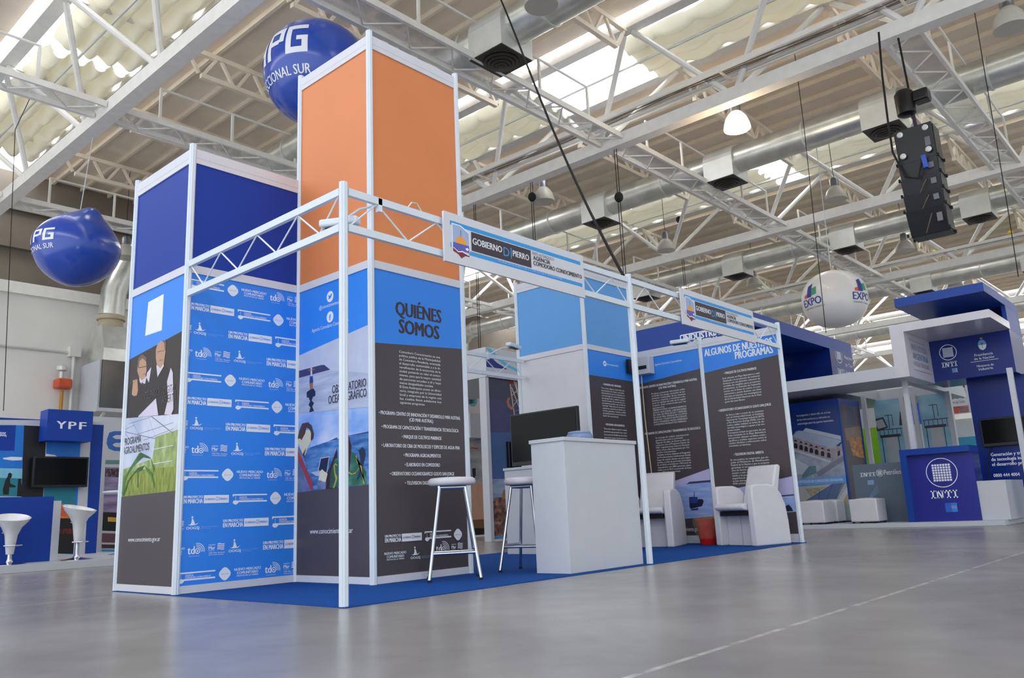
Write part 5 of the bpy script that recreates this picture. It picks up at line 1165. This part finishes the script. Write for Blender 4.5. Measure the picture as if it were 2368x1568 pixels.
p.px([(612, 650), (640, 632), (645, 690), (612, 710)], ARC, zw); p.px([(-60, 770), (95, 730), (265, 830), (190, 930), (-60, 900)], PLT, zw); p.px([(185, 930), (265, 830), (348, 820), (360, 910), (190, 975)], mat('print_green_grey', '#5f7f8c', .4), zw)
p.px([(80, 620), (530, 760), (520, 785), (80, 645)], PLT, zw); p.px([(360, 900), (560, 770), (700, 690), (720, 740), (380, 960)], mat('print_road', '#7a7c8c', .4), zw)
p.px([(-60, 995), (725, 938), (740, 1028), (-60, 1080)], mat('print_strip_blue', '#6a9cd8', .4), zw); p.tpx('INTI-PETRÓLEO EN COMODORO RIVADAVIA', (95, 1040), (678, 998), .042, INK, z=zw)
p.px([(-60, 1085), (740, 1030), (775, 1480), (-60, 1560)], mat('print_plan_beige', '#aeb0b0', .4), zw); p.px([(215, 1250), (550, 1040), (680, 1030), (580, 1250)], mat('print_glass_blue', '#5a6c90', .4), zw); p.px([(225, 1100), (480, 1075), (290, 1195)], noise_mat('print_scrub', [(.3, '#8a8268'), (.7, '#b4ac90')], (20, 20, 20), .4, 4), zw)
for a, b_ in (((380, 1240), (390, 1130)), ((470, 1240), (545, 1050)), ((215, 1250), (550, 1040)), ((575, 1250), (690, 1030))): p.px([a, (a[0]+9, a[1]), (b_[0]+9, b_[1]), b_], mat('print_line_blue', '#34508c', .4), zw)
p.px([(600, 1250), (740, 1060), (755, 1130), (625, 1380)], mat('print_pale_hall', '#c4c8cc', .4), zw); p.px([(640, 1330), (745, 1130), (755, 1200), (660, 1370)], mat('print_tan', '#b8a888', .4), zw); p.px([(620, 1480), (760, 1300), (770, 1420), (720, 1480)], mat('print_mint', '#9cc0b8', .4), zw)
p.done(ib)
SF = Fr((xi, y1, .07), (1, 0, 0), (0, 0, 1), (0, -1, 0)); p = Print(SF, .05, .92, .1, zt-.05, mat('print_dim_brown', '#4a3a3c', .3), .001)
p.px([(650, 80), (880, 110), (890, 340), (690, 350)], mat('print_dusk_plum', '#54404c', .3), zw); p.px([(690, 370), (890, 340), (930, 520), (720, 520)], mat('print_dusk_tan', '#8a7060', .3), zw); p.px([(735, 480), (890, 480), (935, 730), (800, 700)], noise_mat('print_amber_field', [(.3, '#7a4818'), (.55, '#c07c20'), (.75, '#e8a838')], (8, 8, 20), .3, 5), zw); p.px([(720, 90), (800, 150), (830, 330), (720, 330)], mat('print_shadow_blue', '#2c2c54', .3), zw)
p.done(ib)
# white cubes to sit on
def ottoman(x, y, label, s=.42):
    t = thing('cube_seat', label, 'seat', (x, y, .07), 'white cube seats')
    q = MB(); q.box(x-s/2, x+s/2, y-s/2, y+s/2, .095, .44); 
    o = obj('cube', q, LEATHER, t, bevel=.02)
    q = MB(); q.lathe((x, y, .435), [(.2, .0), (.17, .012), (.08, .02), (.01, .022)], 4); obj('cushion_top', q, LEATHER, t, smooth=True)
    for sx in (-1, 1):
        for sy in (-1, 1):
            q = MB(); q.box(x+sx*s*.42-.015, x+sx*s*.42+.015, y+sy*s*.42-.015, y+sy*s*.42+.015, .07, .1); obj('foot', q, BLACK, t)
P_ = onx(1997, 1185, 10.24); ottoman(10.45, P_.y, 'white cube seat in front of the slate grey partition')
P_ = onx(1876, 1190, 10.24); ottoman(10.45, P_.y, 'white cube seat beside the right end post, nearer of two')
P_ = onx(1908, 1190, 10.73); ottoman(10.91, P_.y-.03, 'white cube seat behind the nearer one against the blue information wall', .36)
# tall blue banners with steel tower pictures
def banner(x0, x1, y_, X, label, kind):
    ya, za = yz(x0, y_, X); yb, _ = yz(x1, y_, X); t = thing('tall_banner', label, 'banner', (X+.05, (ya+yb)/2, .07))
    q = MB(); q.box(X, X+.12, yb, ya, .07, 2.24); bo = obj('board', q, LAMIN, t)
    f = Fr((X, ya, .07), (0, -1, 0), (0, 0, 1), (-1, 0, 0)); W = ya-yb; p = Print(f, .0, W*.86, .05, 2.15, noise_mat('print_banner_sky', [(.3, '#78a8c0'), (.7, '#9cc4d4')], (2, 2, 3), .4, 3), .001)
    G = mat('print_tower_grey', '#b4b8bc', .4); K = mat('print_tower_dark', '#3c4248', .4); c = W*.42; q_ = 1.45 if kind else 1.55
    p.rect(c-.1*W/.6, c+.12*W/.6, .05, q_, G); p.rect(c-.16, c-.145, .3, q_, K); p.rect(c+.13, c+.145, .3, q_, K)
    p.rect(c-.17, c+.18, q_, q_+.05, K); p.rect(c-.19, c+.22, q_+.14, q_+.155, K)
    for i in range(6): p.rect(c-.18+.075*i, c-.17+.075*i, q_, q_+.15, K)
    if kind: p.poly([(c-.3, q_+.35), (c-.08, q_+.38), (c-.02, q_+.18), (c-.24, q_+.12)], K); p.poly([(c-.24, q_+.32), (c-.1, q_+.35), (c-.05, q_+.2), (c-.2, q_+.17)], G); p.poly([(c+.22, q_+.45), (c+.26, q_+.45), (c+.26, q_+.2), (c+.18, q_+.2)], K)
    p.rect(c+.0, c+.012, q_+.15, q_+.42, K); p.rect(c-.06, c+.08, q_+.4, q_+.412, K); p.rect(c+.07, c+.08, q_+.2, q_+.41, K); p.done(bo)
banner(2022, 2092, 950, 13.0, 'tall pale blue banner picturing a floodlit steel tower above the slate partition', True)
banner(2125, 2200, 940, 13.0, 'tall pale blue banner picturing a tower top with railing above the logo counter', False)
# far booths glimpsed between the banners
LIME = mat('lime_panel', '#86c22a', .45); xq = 16.5
def slab_between(name, x0, x1, ytop, ybot, X, mm, label, cat, th=.1, zfloor=False):
    ya, zt_ = yz(x0, ytop, X); yb, _ = yz(x1, ytop, X); zb = .0 if zfloor else yz(x0, ybot, X)[1]
    m = MB(); m.box(X, X+th, yb, ya, zb, zt_); o = obj(name, m, mm); tag(o, label, cat); return o, Fr((X, ya, 0), (0, -1, 0), (0, 0, 1), (-1, 0, 0)), ya-yb, zt_, zb
slab_between('partition', 1990, 2075, 992, 1070, xq, LIME, 'lime green partition far behind the slate grey partition', 'partition', zfloor=True)
slab_between('partition', 1975, 2045, 930, 1000, xq+.4, LAMIN, 'white partition rising behind the lime green one', 'partition', zfloor=True)
slab_between('partition', 2078, 2122, 915, 985, 17.5, mat('bright_blue_panel', '#2f55c8', .45), 'bright blue panel far behind between the two tower banners', 'partition', zfloor=False)
slab_between('partition', 2060, 2250, 985, 1060, 19.4, mat('milky_panel', '#cfd4d6', .5), 'pale partition far behind above the logo counter', 'partition', zfloor=True)
slab_between('partition', 2190, 2262, 1014, 1030, 19.0, mat('turquoise_panel', '#3f9cc0', .45), 'low turquoise panel far behind the logo counter', 'partition', zfloor=True)
o, f, W, zt_, zb = slab_between('signboard', 2122, 2260, 893, 966, 18.2, LAMIN, 'far white signboard of a provincial government left of the blue wall', 'sign')
for k in (.15, .85):
    q = MB(); A = f.pt(W*k, 0); q.tube([(A.x+.05, A.y, 0), (A.x+.05, A.y, zb+.02)], .03, 8); g_ = obj('support_pole', q, STEEL); ww = g_.location.copy(); g_.parent = o; g_.location = ww-o.location
p = Print(f, .01, W-.01, zb+.01, zt_-.01, LAMIN, .001); q_ = lambda x, y: f.uv(1800+x/3.92, 880+y/3.92)
a, b_ = q_(1530, 130); a1, _ = q_(1700, 120); p.text('CHU', a-.1, a1, b_-.12, .42, INKD, True); p.disc(*q_(1550, 115), .13, CYAN); p.disc(*q_(1630, 130), .08, LIME)
a, b_ = q_(1540, 217); a1, _ = q_(1692, 205); p.text('Gobierno del Chubut', a, a1, b_, .07, INKD); p.disc(*q_(1522, 213), .07, INTIB)
m_ = 0; p.px([(1270, 275), (1725, 222), (1730, 298), (1275, 350)], noise_mat('print_landscape', [(.3, '#5a3c5c'), (.5, '#a87c6c'), (.7, '#d8cac4')], (4, 4, 9), .45, 5), zc); p.px([(1570, 250), (1620, 240), (1640, 300), (1575, 312)], mat('print_red_vest', '#c04a2c', .45), zc); p.done(o)
# blue wall at the right edge with screen and phone number
xr = 12.0
ya, zt_ = yz(2236, 890, xr); m = MB(); m.box(xr, xr+.12, -3.4, ya, .07, 2.26); bw = obj('backdrop_wall', m, INTID); tag(bw, 'dark blue backdrop wall with a phone number at the right picture edge', 'backdrop')
p = Print(Fr((xr, ya, .07), (0, -1, 0), (0, 0, 1), (-1, 0, 0)), .0, 2.0, .0, 2.15, INTID, .001)
p.tpx('Generación y transferencia', (1928, 695), (2390, 648), .052, INK, True, zc); p.tpx('de tecnología industrial para', (1934, 740), (2420, 690), .052, INK, True, zc); p.tpx('el desarrollo productivo', (1940, 785), (2375, 740), .052, INK, True, zc); p.tpx('0800 444 4004', (1953, 880), (2190, 860), .052, INK, True, zc); p.done(bw)
t = thing('television', 'black television on the dark blue wall at the right edge', 'television', (xr-.06, ya-.6, 1.2))
y0, zt_ = yz(2264, 970, xr-.08); y1, _ = yz(2400, 950, xr-.08); zb = yz(2277, 1034, xr-.08)[1]
q = MB(); q.box(xr-.09, xr-.02, y1, y0, zb, zt_); obj('housing', q, BLACK, t, bevel=.006)
q = MB(); q.box(xr-.093, xr-.09, y1+.02, y0-.02, zb+.05, zt_-.02); obj('screen', q, SCREEN, t)
q = MB(); q.tube([(xr-.03, y0-.1, zb), (xr-.05, y0-.02, zb-.25), (xr-.04, y0+.02, zb-.6), (xr-.05, y0-.03, .1)], .008, 6); obj('lead', q, RUBBER, t)
q = MB(); q.hexa([(11.0, -3.4, 2.3), (16, -3.4, 2.3), (16, -1.46, 2.3), (11.0, -1.46, 2.3)], [(11.0, -3.4, 2.62), (16, -3.4, 2.62), (16, -1.46, 2.62), (11.0, -1.46, 2.62)])
# ================================================================ things hanging from the roof
def basis(c):
    e1 = (CAM-c); e1.z = 0; e1.normalize(); e3 = V((0, 0, 1)); return e1, e3.cross(e1), e3
class Balloon:
    def __init__(s, c, R, m, name_label, power=2.0, squash=1.0, turn=0.0, group=None, bumps=()):
        s.bumps = bumps
        s.c, s.R, s.pw, s.sq = V(c), R, power, squash; s.e1, s.e2, s.e3 = basis(s.c); s.turn = turn
        s.t = thing('inflatable_balloon', name_label, 'balloon', s.c-V((0, 0, R*squash)), group)
        q = MB(); nu, nv = 72, 40; vs = [s.pos(0, -PI/2)]
        for j in range(1, nv):
            vs += [s.pos(2*PI*i/nu, -PI/2+PI*j/nv) for i in range(nu)]
        vs.append(s.pos(0, PI/2)); L = len(vs)-1; fs = []
        for i in range(nu): fs += [(0, 1+(i+1) % nu, 1+i), (L, L-nu+i, L-nu+(i+1) % nu)]
        for j in range(nv-2): fs += [(1+j*nu+i, 1+j*nu+(i+1) % nu, 1+(j+1)*nu+(i+1) % nu, 1+(j+1)*nu+i) for i in range(nu)]
        q.raw(vs, fs); obj('envelope', q, m, s.t, smooth=True); s.mb = MB()
    def pos(s, lon, lat, k=1.0):
        x, y, z = math.cos(lat)*math.cos(lon), math.cos(lat)*math.sin(lon), math.sin(lat)
        ca, sa = math.cos(s.turn), math.sin(s.turn); u, v = x*ca-y*sa, x*sa+y*ca
        g = 1.0
        for bx, by, bz, a_, n_ in s.bumps:
            L_ = math.sqrt(bx*bx+by*by+bz*bz); dd = (x*bx+y*by+z*bz)/L_
            if dd > 0: g += a_*dd**n_
        k = k*g
        r = (abs(u)**s.pw+abs(v)**s.pw+abs(z)**s.pw)**(-1/s.pw)
        return s.c + (s.e1*x+s.e2*y+s.e3*z*s.sq)*(s.R*r*k)
    def text(s, t, lon, lat, w, h, m, bold=True):
        vs, fs, wd = glyphs(t, bold); kx, ky = w/wd, h/CAP
        for q_, dx in enumerate((0, .025, .05) if bold else (0,)):
            bm = bmesh.new(); bv = [bm.verts.new((lon+(x+dx)*kx, lat+y*ky, 0)) for x, y in vs]
            for f in fs:
                try: bm.faces.new([bv[i] for i in f])
                except ValueError: pass
            s._add(bm, m, 1.006+.0006*q_)
    def shape(s, pts, m):
        bm = bmesh.new(); bm.faces.new([bm.verts.new((x, y, 0)) for x, y in pts]); s._add(bm, m)
    def _add(s, bm, m, k=1.006):
        bmesh.ops.triangulate(bm, faces=bm.faces[:])
        for _ in range(6):
            e = [x for x in bm.edges if x.calc_length() > .05]
            if not e: break
            bmesh.ops.subdivide_edges(bm, edges=e, cuts=1); bmesh.ops.triangulate(bm, faces=bm.faces[:])
        bm.verts.index_update(); s.mb.raw([s.pos(v.co.x, v.co.y, k) for v in bm.verts], [[v.index for v in f.verts] for f in bm.faces], m); bm.free()
    def flush(s):
        obj('printed_lettering', s.mb, INK, s.t); s.mb = MB()
    def done(s, roof):
        if s.mb.v: s.flush()
        q = MB(); tp = s.c+V((0, 0, s.R*s.sq)); q.tube([tp-V((0, 0, .02)), V((tp.x+.15, tp.y, roof))], .008, 5); obj('suspension_cord', q, WHITE, s.t)
BB = mat('blue_vinyl', '#1e47ae', .22, 0, .02, 2, coat=.5); WB = mat('white_vinyl', '#e3e0de', .3, 0, .02, 2, coat=.3)
def block(b, ch, lon, lat, w, h):
    """block capitals P, G and A as straight strokes"""
    t = .26
    R_ = lambda x0, x1, y0, y1: b.shape([(lon+x0*w, lat+y0*h), (lon+x1*w, lat+y0*h), (lon+x1*w, lat+y1*h), (lon+x0*w, lat+y1*h)], INK)
    if ch == 'P': R_(0, t, 0, 1); R_(t, 1, .82, 1); R_(1-t, 1, .45, .82); R_(t, 1-t, .4, .56)
    if ch == 'G': R_(0, t, 0, 1); R_(t, 1, .82, 1); R_(t, 1, 0, .18); R_(1-t, 1, .18, .55); R_(.5, 1-t, .4, .55)
    if ch == 'A': R_(0, t, 0, 1); R_(1-t, 1, 0, 1); R_(t, 1-t, .82, 1); R_(t, 1-t, .35, .5)
Pc = CAM + ray(735, 172)*13.0; b = Balloon(Pc, .845, BB, 'big round blue balloon hanging behind the top of the orange tower', group='blue inflatable balloons')
for ch, lo_n in (('A', -1.58), ('P', -1.07), ('G', -.6)): block(b, ch, lo_n, -.13, .42, .62)
b.text('SECCIONAL SUR', -1.6, -.5, 1.47, .165, INK); b.done(10.47)
Pc = CAM + ray(178, 578)*16.0; b = Balloon(Pc, .765, BB, 'smaller angular blue balloon with a pointed top at the left', 2.0, .93, .0, 'blue inflatable balloons', ((.3, .28, 1, .19, 34), (.2, .2, .85, .05, 6), (.5, 1, -.05, .07, 16), (.2, -.1, -1, .07, 14), (.7, .25, .2, .03, 10), (.3, -1, .2, .05, 10)))
for ch, lo_n in (('A', -1.62), ('P', -1.2), ('G', -.85)): block(b, ch, lo_n, -.05, .3, .34)
b.text('SECCIONAL SUR', -1.75, -.27, 1.2, .13, INK); b.done(8.335)
Pc = CAM + ray(1930, 692)*20.0; b = Balloon(Pc, .745, WB, 'white balloon lettered EXPO hanging at the right', 2.2, .95, .8)
EXB = mat('print_expo_blue', '#2c3c94', .4); EXR = mat('print_expo_red', '#e0523c', .4); EXG = mat('print_expo_green', '#2c9c6a', .4)
for lo_n in (-1.15, .62):
    b.text('EXPO', lo_n-.04, -.27, .8, .25, EXB); b.text('Industrial y Comercial', lo_n, -.38, .82, .07, INKG, False)
    b.shape([(lo_n+.06, .02), (lo_n+.2, .02), (lo_n+.2, .16), (lo_n+.06, .12)], EXR); b.shape([(lo_n+.2, .02), (lo_n+.4, .02), (lo_n+.42, .5), (lo_n+.22, .42)], EXB); b.shape([(lo_n+.41, .06), (lo_n+.6, .08), (lo_n+.6, .34), (lo_n+.42, .3)], EXG); b.flush()
b.done(10.47)

# ---------------------------------------------------------------- line-array speakers with their hoist
sx, sy = 11.5, -.58
t = thing('chain_hoist', 'black motor chain hoist above the speaker stack', 'hoist', (sx, sy, 6.9))
q = MB(); q.lathe((sx-.05, sy+.08, 6.85), [(.1, 0), (.15, .03), (.16, .4), (.12, .46), (.05, .48)], 24); obj('motor', q, BLACK, t, smooth=True)
q = MB(); q.box(sx-.12, sx+.14, sy-.3, sy-.05, 7.04, 7.24); obj('gear_box', q, BLACK, t, bevel=.03)
q = MB(); q.tube([(sx, sy, 7.25), (sx, sy+.04, 8.36)], .018, 6); obj('lift_chain', q, RUBBER, t)
q = MB(); q.tube([(sx, sy, 6.9), (sx, sy-.02, 6.565)], .03, 6); obj('hook_strap', q, mat('violet_strap', '#3c2a48', .7), t)
CAB = mat('black_cabinet', '#17181b', .4, 0, .12, 12); GRL = mat('speaker_grille', '#242629', .35, .3, .1, 40)
def speaker(z0, z1, label, w=.3, dpt=.22, tilt=0.0, front=True):
    t = thing('line_array_speaker', label, 'speaker', (sx, sy, z0), 'stacked hanging speakers')
    q = MB(); y0, y1 = sy-w, sy+w; x0, x1 = sx-dpt, sx+dpt; h = z1-z0; s = .05 if h < .4 else .09
    q.hexa([(x0+tilt+s, y0, z0), (x1+tilt, y0, z0), (x1+tilt, y1, z0), (x0+tilt+s, y1, z0)], [(x0, y0, z1), (x1, y0, z1), (x1, y1, z1), (x0, y1, z1)]); obj('cabinet', q, CAB, t, bevel=.008)
    q = MB(); q.box(x0+s*.5-.01, x0+s*.5+.03, y0+.06, y0+.14, z0+h*.35, z0+h*.7); obj('rating_label', q, INKG, t)
    q = MB(); q.box(x0+.05, x1-.03, y0-.012, y0-.001, z0+.03, z1-.03); obj('side_plate', q, GRL, t)
    for yy in (y0-.02, y1+.02):
        q = MB(); q.box(x0+.02, x0+.06, yy-.015, yy+.015, z0-.01, z0+.04); q.box(x1-.06, x1-.02, yy-.015, yy+.015, z0-.01, z0+.04); obj('rigging_lug', q, RUBBER, t)
    if z1 > 6.3:
        for yy in (y0+.1, y1-.1):
            for zz in (z0+.14, z1-.08):
                q = MB(); q.lathe((x0+.02, yy, zz), [(.05, 0), (.05, .02), (.03, .03)], 14, ax=(-1, 0, 0)); obj('castor_wheel', q, GALVD, t)
    else:
        q = MB(); q.tube([(x0, y0+.2, z0+h*.7), (x0-.05, y0+.25, z0+h*.3), (x0-.02, y0+.32, z0-.02)], .008, 5); obj('signal_lead', q, mat('grey_lead', '#6a5a48', .6), t)
speaker(5.95, 6.56, 'tall black top speaker cabinet of the hanging stack')
zz = 5.95
for i, nm in enumerate(('second', 'third', 'fourth')):
    speaker(zz-.28, zz, 'low black speaker cabinet, %s from the top of the hanging stack' % nm, tilt=.015*(i+1)); zz -= .28
speaker(zz-.42, zz, 'lowest black speaker cabinet at the bottom of the hanging stack', tilt=.08)
q = MB(); q.tube([(sx-.35, sy+.25, 8.4), (sx-.34, sy+.3, 7.6), (sx-.3, sy+.33, 6.8), (sx-.26, sy+.34, 6.2), (sx-.27, sy+.2, 5.7), (sx-.3, sy+.0, 5.6), (sx-.27, sy-.12, 6.0)], .018, 6)
tag(obj('signal_cable', q, RUBBER), 'black cable bundle hanging beside the speaker stack', 'cable')
q = MB(); q.tube([(sx-.28, sy-.12, 5.98), (sx-.29, sy-.14, 5.75)], .04, 10); tag(obj('plug_connector', q, mat('blue_plug', '#2c5cc0', .4)), 'blue plug hanging on the speaker cables', 'plug')

# ---------------------------------------------------------------- hoist ropes and pulleys
def rope(x, ytop, ybot, X, label, pulley=True, n=2, zt=8.34, yel=False):
    A = onx(x, ybot, X); t = thing('hoist_rope', label, 'hoist rope', A, 'hanging hoist ropes')
    for k in range(n):
        q = MB(); q.tube([A+V((0, .03-.06*k, 0)), V((A.x, A.y+.03-.06*k, zt))], .009, 5); obj('rope', q, RUBBER if not yel else GALVD, t)
    if pulley:
        B = onx(x, ytop, X); q = MB(); ball(q, (A.x, A.y, B.z), .1, .1, .12, None, 14, 8); obj('pulley', q, RUBBER if not yel else mat('yellow_hook', '#c8b020', .5), t, smooth=True)
rope(1112, 600, 880, 11.5, 'pair of dark ropes hanging right of the orange tower', False)
rope(1240, 452, 640, 11.5, 'ropes with a black pulley left of the unlit lamp above the sign', True)
rope(1460, 446, 840, 11.5, 'ropes with a black pulley hanging over the breaker box', True)
rope(1587, 503, 690, 20.1, 'chain with a round black pulley above the second sign', True)
rope(2163, 585, 600, 28.6, 'single line with a yellow hook under the speaker stack', True, 1, yel=True)
rope(2340, 540, 560, 28.6, 'single line with a yellow hook at the right edge', True, 1, yel=True)
# thin electrical drop wires
def wire(pts, label, r=.008):
    q = MB(); q.tube(pts, r, 5); tag(obj('drop_wire', q, RUBBER), label, 'wire', 'thin hanging wires')
wire([onx(1860, 300, 14), V((onx(1860, 300, 14).x, onx(1860, 300, 14).y, 10.462)), ][::-1]+[onx(1910, 770, 14)], 'thin dark wire slanting down past the white balloon')
wire([onx(2310, 330, 14)+V((0, 0, 4)), onx(2330, 480, 14), onx(2355, 640, 14)], 'thin dark wire hanging near the right picture edge')
wire([V((2.6, onx(35, 300, 2.2).y, 10.46)), onx(35, 300, 2.2), onx(8, 950, 2.2)], 'thin dark wire hanging in front of the left wall')
